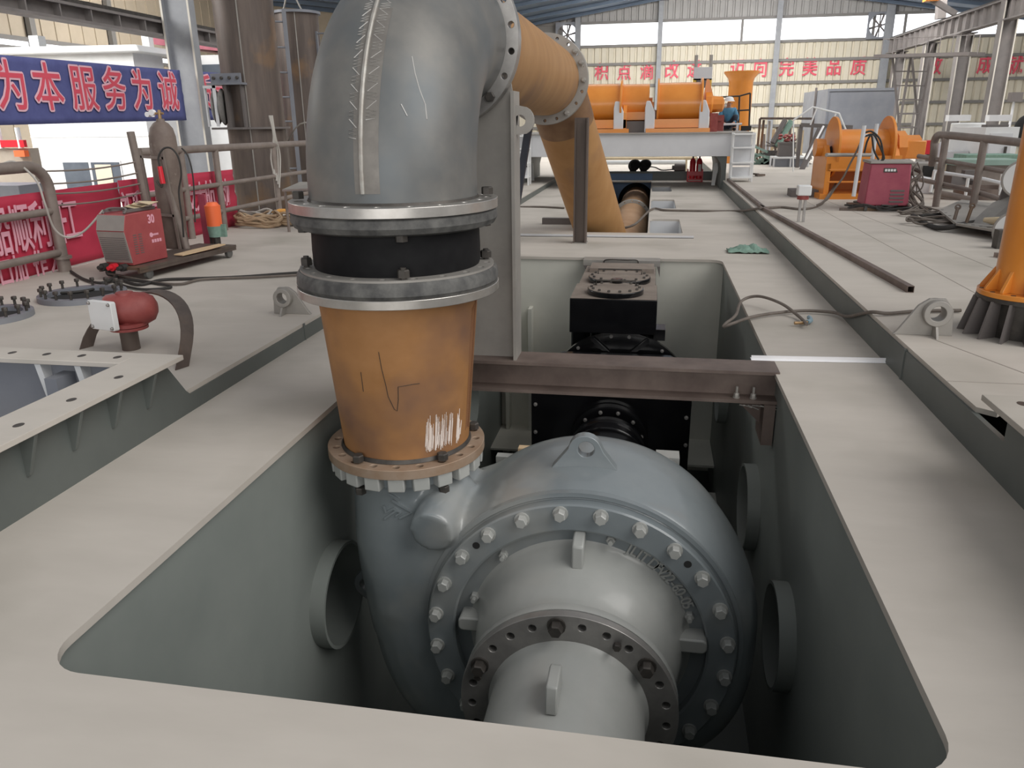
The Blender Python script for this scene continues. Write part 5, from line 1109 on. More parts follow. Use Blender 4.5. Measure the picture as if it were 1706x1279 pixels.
# winch on the right deck
def mkwinch(name, label, o, w, r, dr, hgt, rot=0, motor=True, group=None, fb=(.55, .85)):
    o = Vector(o); t = thing(name, label, 'winch', o, group); R = rotz(rot)
    P = lambda x, y, z: o + R @ Vector((x, y, z))
    X = R @ XA; zc = hgt
    mb = MB(); mb.cyl(P(0, 0, zc), P(w, 0, zc), dr, n=48); obj('drum', mb, 'orange', t)
    for i, x in enumerate((-.03, w)):
        mb = MB(); mb.lathe([(.12, 0), (r, 0), (r, .05), (.12, .05)], P(x-.01, 0, zc), X, 56); f = obj('drum_flange', mb, 'orange', t, bev=.006)
        if i == 0:
            mb = MB(); mb.cyl(P(x-.014, -.05, zc-.12), P(x-.011, -.05, zc-.12), .15, n=24); obj('flange_opening', mb, 'void', f)
    for x0 in (-.22, w+.08):
        mb = MB(); mb.prism([P(x0, -r*.9, 0), P(x0, -r*.9, zc*.7), P(x0, -.22, zc+.05), P(x0, .22, zc+.05), P(x0, r*.9, zc*.7), P(x0, r*.9, 0)], X*.10); obj('side_frame', mb, 'orange', t, bev=.008)
    mb = MB(); mb.prism([P(-.22, -r*.9, zc*fb[0]), P(w+.18, -r*.9, zc*fb[0]), P(w+.18, -r*.9, zc*fb[1]), P(-.22, -r*.9, zc*fb[1])], R @ YA*.05); obj('front_beam', mb, 'orange', t)
    mb = MB(); mb.hexa([P(-.3, -r*1.05, 0), P(w+.25, -r*1.05, 0), P(w+.25, r*1.05, 0), P(-.3, r*1.05, 0), P(-.3, -r*1.05, .10), P(w+.25, -r*1.05, .10), P(w+.25, r*1.05, .10), P(-.3, r*1.05, .10)]); obj('base_frame', mb, 'orange', t)
    mb = MB(); mb.prism([P(-.22, r*.8, .1), P(w+.18, r*.8, .1), P(w+.18, r*.8, zc*.8), P(-.22, r*.8, zc*.8)], R @ YA*.04); obj('back_plate', mb, 'orange', t)
    for zz in ((.32, .55) if motor else ()):
        mb = MB(); mb.cyl(P(-.15, -r*.88, zz), P(w+.1, -r*.88, zz), .018, n=8); obj('cross_bar', mb, 'orange', t)
    mb = MB(); mb.cyl(P(-.16, 0, zc), P(-.34, 0, zc), .17, n=24); obj('bearing', mb, 'orange', t)
    if motor:
        mb = MB(); mb.lathe([(.30, 0), (.30, .16), (.22, .2), (.22, .44), (.12, .48), (0, .48)], P(w+.18, 0, zc), X, 8); obj('gear_motor', mb, 'orange', t)
        mb = MB(); mb.obox(P(w+.5, -.05, zc-.05), .4, .34, .34, R); obj('motor_block', mb, 'orange', t, bev=.02)
    return t
mkwinch('winch', 'orange rope winch with open side frame standing on the right deck behind the crimson box', (3.48, 16.9, ZR), .98, .58, .34, .95, rad(3))
mb = MB(); mb.box(2.75, 3.3, 16.7, 17.2, ZR, ZR+.14); tag(obj('steel_block', mb, 'sheetdk'), 'dark steel block on the deck at the left foot of the right winch', 'block')
mb = MB(); mb.sphere(G(1345, 322, ZR)+ZA*.08, .22, .2, .08); tag(obj('red_bundle', mb, 'redpaint'), 'small dull red bundle on the deck before the right winch', 'bundle')
# crimson feeder box on a trolley with handle frame
cb = thing('welding_machine', 'crimson welding power box with grey top standing on the right deck before the orange winch', 'welder', (3.85, 14.7, ZR+.1))
Rc = rotz(rad(-2)); c0 = Vector((3.93, 14.60, ZR+.08))
def cp_(x, y, z): return c0 + Rc @ Vector((x, y, z))
mb = MB(); mb.hexa([cp_(-.36, -.3, 0), cp_(.34, -.3, 0), cp_(.40, .3, 0), cp_(-.36, .3, 0), cp_(-.325, -.3, .69), cp_(.30, -.3, .69), cp_(.40, .3, .69), cp_(-.325, .3, .69)]); obj('case', mb, 'crimson', cb, bev=.02)
mb = MB(); mb.hexa([cp_(-.345, -.32, .69), cp_(.32, -.32, .69), cp_(.42, .32, .69), cp_(-.345, .32, .69), cp_(-.345, -.32, .735), cp_(.32, -.32, .735), cp_(.42, .32, .735), cp_(-.345, .32, .735)]); obj('top_panel', mb, 'plate', cb, bev=.008)
mb = MB(); mb.prism([cp_(-.12, -.303, .55), cp_(.10, -.303, .55), cp_(.07, -.303, .62), cp_(-.12, -.303, .62)], -YA*.004); np_ = obj('name_plate', mb, 'darksteel', cb)
mb = MB()
for k in range(4): mb.obox(cp_(-.085+.045*k, -.309, .585), .034, .003, .038, Rc)
obj('plate_lettering', mb, 'white', np_)
for k in range(4):
    mb = MB(); mb.obox(cp_(.14, -.303, .07+.06*k), .22, .012, .028, Rc); obj('vent_slot', mb, 'sheetdk', cb)
mb = MB(); mb.obox(cp_(.0, .1, -.06), .95, .95, .06, Rc); mb.bar(cp_(-.75, -.35, -.06), cp_(.5, -.35, -.06), .05, .05); obj('trolley_base', mb, 'brownsteel', cb)
for x in (-.35, .38):
    mb = MB(); q = cp_(x, -.40, -.035); mb.cyl(q-XA*.02, q+XA*.02, .045, n=18); obj('wheel', mb, 'rubberd', cb)
hf = thing('handle_frame', 'pale pipe handle frame with hung dark cables beside the crimson box', 'frame', (3.4, 14.6, ZR))
for (a, b) in (((1422, 327), (1440, 209)), ((1452, 275), (1461, 206))):
    mb = MB(); mb.cyl(A(*a, 14.3 if a[0] < 1430 else 15.1), A(*b, 14.3 if a[0] < 1430 else 15.1), .033, n=14); obj('upright', mb, 'offwhite', hf)
mb = MB(); mb.cyl(A(1438, 226, 14.3), A(1459, 224, 15.1), .025, n=12); obj('crossbar', mb, 'offwhite', hf)
mb = MB(); mb.cyl(A(1377, 258, 14.2), A(1450, 258, 15.0), .03, n=12); obj('tray_bar', mb, 'plate', hf)
for i, P in enumerate(([(1439, 222), (1452, 219), (1466, 232), (1471, 255), (1470, 267)], [(1439, 228), (1455, 224), (1464, 240), (1473, 262), (1468, 268)], [(1440, 255), (1445, 235), (1452, 226), (1456, 250), (1464, 266)], [(1436, 232), (1427, 252), (1415, 275), (1405, 295), (1390, 315), (1378, 332), (1360, 342)])):
    mb = MB(); mb.sweep(spline([A(x, y, 14.35) for x, y in P]), .016, 7); tag(obj('hanging_cable', mb, 'cabledk' if i < 3 else 'cable'), ('dark cable hung in a wide arc over the pale handle frame', 'dark cable dropping to the crimson box top', 'short crossed dark cable on the handle frame', 'long brown cable running from the handle frame down to the deck')[i], 'cable')
# cable heap on the deck
for i in range(6):
    random.seed(30+i); q = [(1465, 343), (1500, 352), (1540, 360), (1575, 366), (1555, 375), (1450, 350)][i]
    c = G(*q, ZR); mb = MB(); P = []
    for k in range(26):
        a = 2*pi*k/9+i; P.append(c + Vector((.42*cos(a)*(.6+.5*random.random()), .26*sin(a)*(.6+.5*random.random()), .02+.012*i*random.random()+.05*random.random())))
    mb.sweep(spline(P, 4), .014, 6)
    tag(obj('cable_heap', mb, 'cabledk' if i % 2 else 'cable'), ('brown cable tangle under the front of the crimson box', 'dark cable tangle at the right corner of the crimson box', 'brown cable tangle left of the drilled plates', 'dark cable tangle touching the drilled plates', 'brown cable tangle in front of the drilled plates', 'dark cable loops before the handle frame foot')[i], 'cable')
mb = MB(); random.seed(8)
for k in range(12): mb.sweep(spline([A(1509+random.uniform(0, 22), 274+random.uniform(-4, 10), 14.6), A(1512+random.uniform(-2, 26), 290+random.uniform(-6, 6), 14.45), A(1514+random.uniform(-4, 22), 312+random.uniform(-6, 6), 14.4), A(1518+random.uniform(-8, 20), 335, 14.4), G(1515+random.uniform(-10, 50), 352+random.uniform(0, 8), ZR)+ZA*.05]), random.uniform(.011, .024), 6)
tag(obj('cable_bundle', mb, 'cable'), 'bundle of grey cables draped down the right side of the crimson box', 'cable')
cable([G(1520, 362, ZR)+ZA*.03, G(1560, 384, ZR)+ZA*.04, G(1610, 387, ZR)+ZA*.12, G(1660, 382, ZR)+ZA*.16, G(1690, 378, ZR)+ZA*.2], .035, 'cabledk', 'thick black hose lying over the drilled plates by the orange column', 'hose')
# drilled plate assembly and round white discs behind the orange column
pl = thing('drilled_plates', 'flat grey drilled steel plates stacked low on the deck left of the orange column', 'steel plates', (4.2, 11, ZR))
P0 = [G(x, y, ZR) for x, y in ((1562, 363), (1600, 345), (1655, 352), (1700, 372), (1700, 408), (1645, 398), (1590, 388))]
mb = MB(); mb.prism([v+ZA*.10 for v in P0], ZA*.03); obj('lower_plate', mb, 'plate', pl)
mb = MB(); mb.prism([v+ZA*.0 for v in [G(x, y, ZR) for x, y in ((1590, 368), (1640, 362), (1690, 380), (1650, 392))]], ZA*.10); obj('packing_block', mb, 'sheetdk', pl)
for k in range(12):
    q = [P0[0], P0[6], P0[5], P0[4]]; t = k/12*3; i = min(2, int(t)); v = q[i].lerp(q[i+1], t-i); v = v+(Vector((sum(a.x for a in P0)/7, sum(a.y for a in P0)/7, ZR))-v)*.08
    inst('bolt_hole', fh, pl, Matrix.Translation((v.x, v.y, ZR+.131)))
mb = MB(); mb.prism([A(1618, 372, 11.6), A(1655, 338, 11.9), A(1692, 322, 11.9), A(1690, 335, 11.6), A(1668, 368, 11.4), A(1640, 376, 11.4)], YA*.03); obj('standing_plate', mb, 'plate', pl)
for (x0, y0, x1, y1) in ((1590, 366, 1596, 345), (1608, 376, 1620, 343)):
    mb = MB(); q = A(x0, y0, 11.6); q2 = A(x1, y1, 11.6); mb.cyl(q, q2, .022, n=10); mb.torus(q2, YA, .03, .012, 16, 6); obj('eye_rod', mb, 'brownsteel', pl)
mb = MB(); mb.cyl(A(1640, 366, 11.3), A(1688, 372, 11.0), .03, .09, n=16); obj('tapered_bar', mb, 'card', pl)
dr_ = thing('flanged_pipe', 'grey pipe piece with white round end discs standing behind the orange column', 'pipe', (4.7, 11.3, ZR))
for i, (x, y, r) in enumerate(((1704, 298, .22), (1690, 385, .22))):
    c = A(x, y, 11.3 if i == 0 else 10.6); d = Vector((-.55, -.8, .12)).normalized()
    mb = MB(); mb.cyl(c-d*.08, c, r*1.06, n=40); mb.cyl(c, c+d*.02, r, n=40); obj('end_disc', mb, 'white', dr_)
    mb = MB(); mb.torus(c+d*.005, d, r*1.03, .02, 40, 6); obj('disc_rim', mb, 'plate', dr_)
mb = MB(); mb.prism([A(1655, 365, 11.9), A(1672, 312, 11.9), A(1706, 300, 11.9), A(1706, 372, 11.9)], YA*.04); obj('gusset_plate', mb, 'sheetdk', dr_)
mb = MB(); mb.cyl(A(1690, 385, 10.7), A(1745, 378, 11.5), .18, n=32); mb.cyl(A(1704, 298, 11.4), A(1750, 294, 12.0), .18, n=32); obj('pipe_body', mb, 'plate', dr_)
mb = MB(); q = G(1675, 415, ZR); mb.box(q.x-.1, q.x+.14, q.y, q.y+.15, ZR, ZR+.22); obj('stand_leg', mb, 'darksteel', dr_)
for i in range(2):
    mb = MB(); q = G(1655+10*i, 428+2*i, ZR); mb.bar(q+ZA*.025, q+Vector((.35, -.12-.06*i, .025)), .05, .05); tag(obj('steel_offcut', mb, 'beam'), ('upper short brown square bar lying left of the orange column', 'lower short brown square bar lying left of the orange column')[i], 'steel bar')
# pipe railing of the right deck
rr = thing('pipe_railing', 'brown pipe railing with rounded corner in front of the white tank on the right', 'railing', (5.1, 14.5, ZR))
tp = [A(1556, 250, 15.2), A(1557, 236, 15.2), A(1562, 226, 15.1), A(1575, 225, 15.0), A(1640, 231, 14.2), A(1706, 238, 13.4), A(1790, 247, 12.4)]
mb = MB(); mb.sweep(spline([A(1553, 275, 15.3)]+tp, 5), .062, 14); obj('top_rail', mb, 'railb', rr, sm=60)
for pp in (((1530, 260), (1625, 277), (1706, 292)), ((1528, 298), (1620, 318), (1690, 340))):
    mb = MB(); mb.sweep(spline([A(*pp[0], 15.6), A(*pp[1], 14.4), A(*pp[2], 13.4)], 5), .04, 10); obj('mid_rail', mb, 'railb', rr)
for (a, b, y) in (((1576, 228), (1560, 336), 15.0), ((1640, 234), (1622, 338), 14.2)):
    t0 = A(*a, y); mb = MB(); mb.cyl((A(*b, y).x, y, ZR), t0, .058, n=16); obj('post', mb, 'railb', rr)
r3 = thing('guard_rail', 'pale thin guard rail with posts below the brown right railing', 'railing', (5.5, 16, -1))
mb = MB(); mb.sweep([A(1555, 285, 16.5), A(1640, 298, 16), A(1700, 312, 15.6)], .03, 8); obj('rail', mb, 'offwhite', r3)
for a, b in (((1557, 285), (1550, 320)), ((1613, 297), (1606, 340)), ((1670, 290), (1665, 325))):
    mb = MB(); mb.cyl(A(*a, 16.2), A(*b, 16.2), .03, n=8); obj('post', mb, 'white', r3)
# ================================================================== white gantry bridge across the far deck
GY = 21.3
ga = thing('gantry_bridge', 'white box girder bridge carrying the orange winches across the far deck', 'gantry', (-.7, 22.5, 0))
mb = MB(); mb.box(-4.0, 2.42, GY, 24.6, .84, 1.40); obj('box_girder', mb, 'offwhite', ga, bev=.01)
mb = MB(); mb.box(-4.05, 2.46, GY-.06, 24.65, 1.40, 1.43); obj('platform_edge', mb, 'plate', ga)
for x, s in ((1.60, 1), (-3.35, -1)):
    mb = MB(); P = [(x-.06*s, .84), (x-.25*s, .84)] if False else [(x, .84), (x+.25*s, .84), (x+.25*s, .02), (x+.13*s, .02), (x+.13*s, .50), (x+.09*s, .68), (x, .80)]
    mb.prism([(a, GY+.1, b) for a, b in P], (0, 3.3, 0)); obj('leg', mb, 'side', ga)  # dark colour puts the shade on the leg's edge into the paint
    mb = MB(); xs = x+(.12 if s > 0 else -.12); mb.prism([(xs-.1, GY+1.2, .62), (xs+.1, GY+1.2, .62), (xs+.14, GY+1.2, .02), (xs+.05, GY+1.2, .02), (xs, GY+1.2, .4), (xs-.05, GY+1.2, .02), (xs-.14, GY+1.2, .02)], (0, .06, 0)); obj('white_foot', mb, 'white', ga)
def stairs(x0, x1, y, zb, label):
    t = thing('steps', label, 'steps', ((x0+x1)/2, y, zb), 'white steps at the gantry ends')
    for x in (x0, x1):
        mb = MB(); mb.box(x-.02, x+.02, y-.03, y+.03, zb, 1.42); mb.box(x-.02, x+.02, y+.35, y+.4, zb, 1.42); obj('post', mb, 'white', t)
    for z in (.36, .72, 1.08, 1.40):
        mb = MB(); mb.box(x0, x1, y-.12, y+.36, z-.03, z); obj('tread', mb, 'white', t)
    mb = MB(); mb.box(x0, x1, y+.36, y+.38, .62, 1.02); mb.box(x0, x1, y+.36, y+.38, .36, .58); obj('back_sheet', mb, 'offwhite', t)
stairs(1.93, 2.44, GY-.45, ZR, 'white steps at the right end of the gantry bridge'); stairs(-4.0, -3.25, GY-.45, ZL, 'white steps at the left end of the gantry bridge')
gw = mkwinch('winch', 'orange winch drum on the gantry bridge right of centre', (.05, 22.5, 1.43), 1.10, .64, .53, .72, 0, False, 'orange winches on the gantry bridge', (.16, .46))
gw2 = mkwinch('winch', 'orange winch drum on the gantry bridge left of centre, half behind the rusty pipe', (-2.05, 22.5, 1.43), 1.10, .64, .53, .72, 0, False, 'orange winches on the gantry bridge', (.16, .46))
mb = MB(); mb.cyl((-.92, 22.7, 2.15), (-.20, 22.7, 2.15), .52, n=40); mb.prism([(-.92, 22.1, 1.95), (-.20, 22.1, 1.95), (-.30, 22.1, 1.75), (-.82, 22.1, 1.75)], (0, .4, 0)); mb.box(-.9, -.2, 22.2, 22.8, 1.43, 1.7)
tag(obj('winch_gearbox', mb, 'orange'), 'orange gear housing between the two winch drums on the gantry bridge', 'gearbox')
mb = MB(); mb.box(-.80, -.25, 22.05, 22.2, 1.43, 1.72); tag(obj('control_panel', mb, 'sheetdk'), 'dark grey panel under the orange gear housing on the gantry', 'panel')
for i, x in enumerate((-.98, -.16, 1.24, -2.28)):
    mb = MB(); mb.prism([(x-.13, 21.9, 1.43), (x+.13, 21.9, 1.43), (x+.13, 21.9, 1.95), (x+(.0 if i % 2 else .02), 21.9, 2.22), (x-.1, 21.9, 2.22), (x-.13, 21.9, 2.05)], (0, .1, 0))
    tag(obj('bearing_stand', mb, 'offwhite', bev=.02), ('white bearing stand left of the dark panel on the gantry', 'white bearing stand right of the dark panel on the gantry', 'white bearing stand at the right end of the gantry winch', 'white bearing stand at the far left of the gantry winches')[i], 'stand')
gm = thing('winch_motor', 'orange gear motor at the right end of the gantry winch', 'motor', (1.55, 22.5, 1.43))
mb = MB(); mb.lathe([(.32, 0), (.32, .15), (.22, .2), (.2, .45), (.1, .5), (0, .5)], (1.28, 22.6, 2.12), XA, 10); obj('motor_body', mb, 'orange', gm)
mb = MB(); mb.prism([(1.2, 22.5, 2.1), (1.55, 22.5, 2.1), (1.34, 22.5, 2.75), (1.28, 22.5, 2.75)], (0, .15, 0)); obj('brake_lever', mb, 'orange', gm)
mb = MB(); mb.box(1.42, 1.62, 22.3, 22.6, 1.43, 1.9); obj('red_base', mb, 'redpaint', gm)
cn = thing('hanging_hook_block', 'grey panel with dark and yellow striped hook block above the gantry winch', 'hook block', (1.0, 26, 2.4))
a = A(1157, 112, 26); b = A(1186, 133, 26)
mb = MB(); mb.box(a.x, b.x, 26, 26.3, b.z, a.z); obj('grey_panel', mb, 'offwhite', cn)
for x in (a.x+.05, b.x-.05):
    mb = MB(); mb.cyl((x, 26.15, a.z), (x, 26.15, a.z+.35), .05, n=8); mb.cyl((x, 26.15, a.z+.3), (x, 26.15, 12), .006, n=6); obj('hoist_rope', mb, 'plate', cn)
for i, (x0, x1, m) in enumerate(((1155, 1160, 'yellow'), (1160, 1167, 'sheetdk'), (1170, 1180, 'sheetdk'), (1180, 1185, 'yellow'))):
    p0 = A(x0, 131, 26); p1 = A(x1, 146, 26); mb = MB(); mb.box(p0.x, p1.x, 26, 26.25, p1.z, p0.z); obj('striped_plate', mb, m, cn)
# flared orange column behind the gantry
fc = thing('flared_column', 'orange column with flared funnel top behind the worker', 'column', (2.9, 29.5, ZL))
mb = MB(); mb.lathe([(.41, 0), (.41, 2.70), (.45, 2.84), (.60, 3.02), (.60, 3.07), (.56, 3.07), (.37, 2.7), (.37, 0)], (2.88, 30, ZR), ZA, 48, closed=True); obj('column_wall', mb, 'orange', fc, sm=50)
hrl = thing('walkway_railing', 'dark thin walkway railing around the worker on the gantry', 'railing', (2.1, 24.6, 1.43))
mb = MB()
for pp in (((1195, 162), (1232, 160), (1250, 155)), ((1190, 184), (1232, 184), (1250, 183))): mb.sweep([A(x, y, 24.5) for x, y in pp], .022, 8)
obj('rail', mb, 'cabledk', hrl)
for x, y0 in ((1232, 160), (1250, 155)):
    mb = MB(); q = A(x, y0, 24.5); mb.cyl((A(x-2, 215, 24.5).x, 24.5, 1.43), q, .025, n=8); obj('post', mb, 'cabledk', hrl)
# extinguishers in their red stand
es = thing('extinguisher_stand', 'red tubular stand holding the extinguishers at the far deck edge', 'stand', (1.2, 24.2, 0))
mb = MB()
for x in (1.0, 1.42): mb.bar((x, 24.05, 0), (x, 24.05, .36), .03, .03); mb.bar((x, 24.35, 0), (x, 24.35, .36), .03, .03)
mb.box(1.0, 1.42, 24.03, 24.06, .18, .30); mb.box(1.0, 1.42, 24.05, 24.35, .06, .09); mb.bar((1.0, 24.05, .02), (1.42, 24.05, .02), .03, .03); obj('frame', mb, 'redbright', es)
for i, x in enumerate((1.13, 1.32)):
    e = thing('fire_extinguisher', ('red fire extinguisher with plain body, left in the red stand', 'red fire extinguisher with white label, right in the red stand')[i], 'fire extinguisher', (x, 24.2, .09), 'fire extinguishers in the red stand')
    mb = MB(); mb.lathe([(.085, 0), (.085, .48), (.06, .55), (.03, .58), (0, .58)], (x, 24.2, .09), ZA, 24); obj('body', mb, 'redbright', e)
    mb = MB(); mb.box(x-.02, x+.02, 24.16, 24.24, .67, .72); mb.bar((x, 24.2, .72), (x+.07, 24.2, .76), .02, .02); obj('valve_handle', mb, 'darksteel', e)
    if i: mb = MB(); mb.box(x-.035, x+.05, 24.112, 24.12, .28, .50); obj('label_sheet', mb, 'white', e)
# tank bulkhead closing the slot
tb_ = thing('tank_bulkhead', 'blue painted tank bulkhead with round opening at the far end of the slot', 'bulkhead', (-.6, 24.8, -1.6))
mb = MB(); mb.plate([(-1.75, -1.6), (-.02, -1.6), (-.02, .20), (-1.75, .20)], [circ(-.50, -.62, .54, 40)], MX((0, 24.86, 0), XA, ZA, (0, -1, 0)), .03); obj('blue_plate', mb, 'bluetank', tb_)
mb = MB(); mb.lathe([(.54, 0), (.54, .6), (0, .6)], (-.50, 24.86, -.62), YA, 40, caps=False); obj('opening_sleeve', mb, 'rubber', tb_)
mb = MB(); mb.box(-.02, 1.75, 24.8, 24.86, -.6, .22); mb.box(-2.8, 1.75, 24.78, 24.9, .20, .26); obj('green_plate', mb, 'side', tb_)
for i, x in enumerate((-.62, -.30)):
    mb = MB(); c = Vector((x, 24.9, .42))
    for k in range(3): mb.torus(c+Vector((.03*k, -.05*k, .02*k)), Vector((.5-.3*k, 1, .3*k-.2)), .11, .06, 20, 8)
    mb.cyl(c-YA*.1, c+YA*.08, .09, n=16); mb.box(c.x-.1, c.x+.1, c.y-.05, c.y+.05, .26, c.z)
    tag(obj('black_fitting', mb, 'rubber'), ('left black ring fitting on the far edge of the slot', 'right black ring fitting on the far edge of the slot')[i], 'fitting')
mb = MB(); mb.cyl((.62, 24.9, .36), (.95, 24.9, .36), .12, n=16); mb.cyl((.55, 24.9, .36), (.62, 24.9, .36), .07, n=12); tag(obj('small_motor', mb, 'sheetdk'), 'small dark motor left of the fire extinguishers', 'motor')
mb = MB(); mb.sweep(spline([(-.15, 24.8, .40), (.05, 24.7, .38), (.25, 24.7, .30), (.55, 24.7, .32)]), .018, 6); tag(obj('cable', mb, 'cabledk'), 'dark cable between the black ring fittings and small motor', 'cable')
mb = MB(); mb.cyl((-1.9, 26.5, .44), (1.0, 26.5, .44), .07, n=12); mb.box(-1.7, -1.6, 26.45, 26.55, 0, .4); mb.box(.7, .8, 26.45, 26.55, 0, .4); tag(obj('white_pipe', mb, 'white'), 'long white pipe lying across the deck under the gantry bridge', 'pipe')
mb = MB(); mb.cyl((-1.9, 27.5, .52), (1.4, 27.5, .52), .05, n=12); mb.box(-1.7, -1.6, 27.45, 27.55, 0, .5); mb.box(1.0, 1.1, 27.45, 27.55, 0, .5); tag(obj('tan_pipe', mb, 'card'), 'long tan pipe lying behind the white pipe under the gantry', 'pipe')
mb = MB(); mb.torus(A(865, 238, 20.8), YA, .24, .03, 32, 8); tag(obj('hose_ring', mb, 'white'), 'white hose ring hanging behind the support post flange', 'hose')
# ================================================================== far right background
ct = thing('steel_bin', 'big grey sheet-steel bin standing against the far wall below the red characters', 'container', (12, 46, -1.2))
a = A(1381, 148, 44); b = A(1494, 146, 44); l = A(1345, 156, 49)
mb = MB(); mb.prism([(a.x, 44, -1.2), (b.x, 44, -1.2), (b.x, 50, -1.2), (l.x, 50, -1.2)], (0, 0, a.z+1.2)); obj('shell', mb, 'sheet', ct)
mb = MB(); mb.box(a.x-.05, b.x+.05, 43.92, 44, a.z-.12, a.z); mb.box(a.x-.05, b.x+.05, 43.92, 44, .9, 1.0); mb.bar((a.x, 43.95, -1.2), (a.x, 43.95, a.z), .08, .08); obj('edge_band', mb, 'sheet', ct)
mb = MB(); m_ = Vector((a.x, 44, 0)).lerp(Vector((l.x, 50, 0)), .45); mb.bar((m_.x-.06, m_.y-.1, -1.2), (m_.x-.06, m_.y-.1, a.z+.15), .1, .1); obj('side_post', mb, 'sheetdk', ct)
# crossed access ladders and the service platform
pf = thing('service_platform', 'dark high service platform with thin rails between the right crane columns', 'platform', (16, 42, 4.6))
a = A(1468, 94, 42); b = A(1628, 90, 38)
mb = MB(); mb.bar(a, b, 1.0, .14); obj('walkway', mb, 'sheetdk', pf)
mb = MB()
for k in range(9):
    q = a.lerp(b, k/8); mb.cyl(q, q+ZA*.75, .02, n=6)
mb.cyl(a+ZA*.75, b+ZA*.75, .02, n=6); obj('thin_rail', mb, 'cran', pf)
def lean(px0, py0, px1, py1, Y0, Y1, label):
    t = thing('access_ladder', label, 'ladder', tuple(A(px1, py1, Y1)), 'crossed access ladders'); s = Vector((.42, 0, 0))
    p0, p1 = A(px0, py0, Y0), A(px1, py1, Y1); p1 = p0+(p1-p0)*((p0.z+1.2)/(p0.z-p1.z))
    for o in (-1, 1):
        mb = MB(); mb.bar(p0+s*o, p1+s*o, .09, .09); obj('side_rail', mb, 'sheetdk', t)
    for k in range(1, 9):
        q = p0.lerp(p1, k/9); mb = MB(); mb.cyl(q-s, q+s, .03, n=6); obj('rung', mb, 'sheetdk', t)
lean(1503, 95, 1516, 232, 41.5, 41.5, 'left one of two crossed dark ladders under the service platform')
lean(1534, 95, 1510, 232, 41.0, 41.0, 'slanting right one of two crossed dark ladders under the service platform')
# work table with white top, scrap racks, leaning plate
tk = thing('work_table', 'low grey steel table with white top on the far right deck', 'table', (4.3, 27.7, ZR))
mb = MB(); mb.box(3.85, 4.95, 27.3, 28.3, .50, .55); obj('top', mb, 'white', tk)
mb = MB(); mb.box(3.90, 4.90, 27.4, 27.44, ZR, .50); mb.box(3.90, 4.9, 28.2, 28.24, ZR, .5); obj('skirt', mb, 'sheet', tk)
for x in (3.75, 3.86, 4.38, 4.93):
    mb = MB(); mb.cyl((x, 27.35, ZR), (x, 27.35, .55), .03, n=8); obj('leg', mb, 'offwhite', tk)
mb = MB(); mb.box(4.02, 4.52, 27.6, 28.0, .55, .95); mb.box(4.0, 4.54, 27.58, 28.02, .95, 1.0); tag(obj('black_crate', mb, 'sheetdk'), 'black crate standing on the white-topped steel table', 'crate')
random.seed(2); mb = MB()
for k in range(14): mb.sphere((4.05+.45*random.random(), 27.8+.2*random.random(), 1.05+.22*random.random()), .07, .07, .05, 8, 5)
tag(obj('red_clamp_pile', mb, 'redpaint'), 'heap of small dull red clamps piled on the black crate', 'clamps')['kind'] = 'stuff'
rk = thing('offcut_rack', 'rack of upright steel offcuts far behind the white steps', 'rack', (4.0, 31, ZR)); random.seed(6)
mb = MB(); mb.bar((3.75, 31, 1.75), (5.6, 31, 1.72), .08, .08); mb.bar((3.75, 31, ZR), (3.75, 31, 1.75), .08, .08); mb.bar((5.6, 31, ZR), (5.6, 31, 1.72), .08, .08); obj('rack_frame', mb, 'brownsteel', rk)
for k in range(12):
    x = 3.85+.13*k; mb = MB(); mb.bar((x, 30.9, ZR), (x+random.uniform(-.08, .08), 31.1, 1.2+.6*random.random()), .06+.05*random.random(), .05); obj('offcut', mb, ('brownsteel', 'railb', 'plate', 'card')[k % 4], rk)
random.seed(13)
for k, (px, py, m, lab) in enumerate(((1268, 258, 'green', 'pale green sheet scrap heap right of the white steps'), (1290, 252, 'green', 'pale green and white scrap heap left of the black crate'), (1352, 262, 'plate', 'grey scrap heap right of the white-topped table'), (1300, 238, 'sheetdk', 'dark hose and scrap heap leaning behind the black crate'))):
    c = A(px, py, 29); mb = MB()
    for j in range(9):
        q = c+Vector((random.uniform(-.45, .45), random.uniform(-.3, .3), random.uniform(-.35, .1))); mb.obox(q, random.uniform(.2, .6), random.uniform(.05, .25), random.uniform(.03, .10), Matrix.Rotation(random.uniform(-.6, .6), 3, 'Y') @ rotz(random.uniform(-1, 1)))
    mb.box(c.x-.5, c.x+.5, 28.9, 29.2, ZR, c.z-.25)
    tag(obj('scrap_heap', mb, m), lab, 'scrap')
for i, (p0, p1, w) in enumerate((((1287, 238), (1308, 200), .09), ((1295, 243), (1318, 202), .10))):
    mb = MB(); mb.cyl(A(*p0, 28.6), A(*p1, 28.9), w, n=12); tag(obj('hose_pipe', mb, 'rag' if i else 'sheetdk'), ('left dark leaning hose above the black crate', 'right grey-green leaning hose above the black crate')[i], 'hose')
lp = thing('leaning_frame', 'dark plate frame with pale edge leaning behind the orange winch', 'frame', (5.2, 26, ZR))
mb = MB(); mb.prism([A(1332, 282, 26), A(1341, 282, 26), A(1376, 213, 26.5), A(1362, 213, 26.5)], YA*.06); obj('dark_plate', mb, 'sheetdk', lp)
mb = MB(); mb.cyl(A(1343, 265, 25.9), A(1372, 210, 26.4), .03, n=8); obj('pale_edge', mb, 'alu', lp)
mb = MB(); mb.bar(A(1334, 208, 27), A(1420, 212, 27), .14, .12); mb.bar(A(1335, 208, 27), Vector((A(1335, 208, 27).x, 27, ZR)), .1, .1); tag(obj('beam_trestle', mb, 'sheetdk'), 'dark horizontal beam frame behind the orange winch flange', 'frame')
wf = thing('white_rail_frame', 'thin white pipe cage with gabled top in front of the sheet-steel bin', 'frame', (5.5, 25, ZR))
mb = MB()
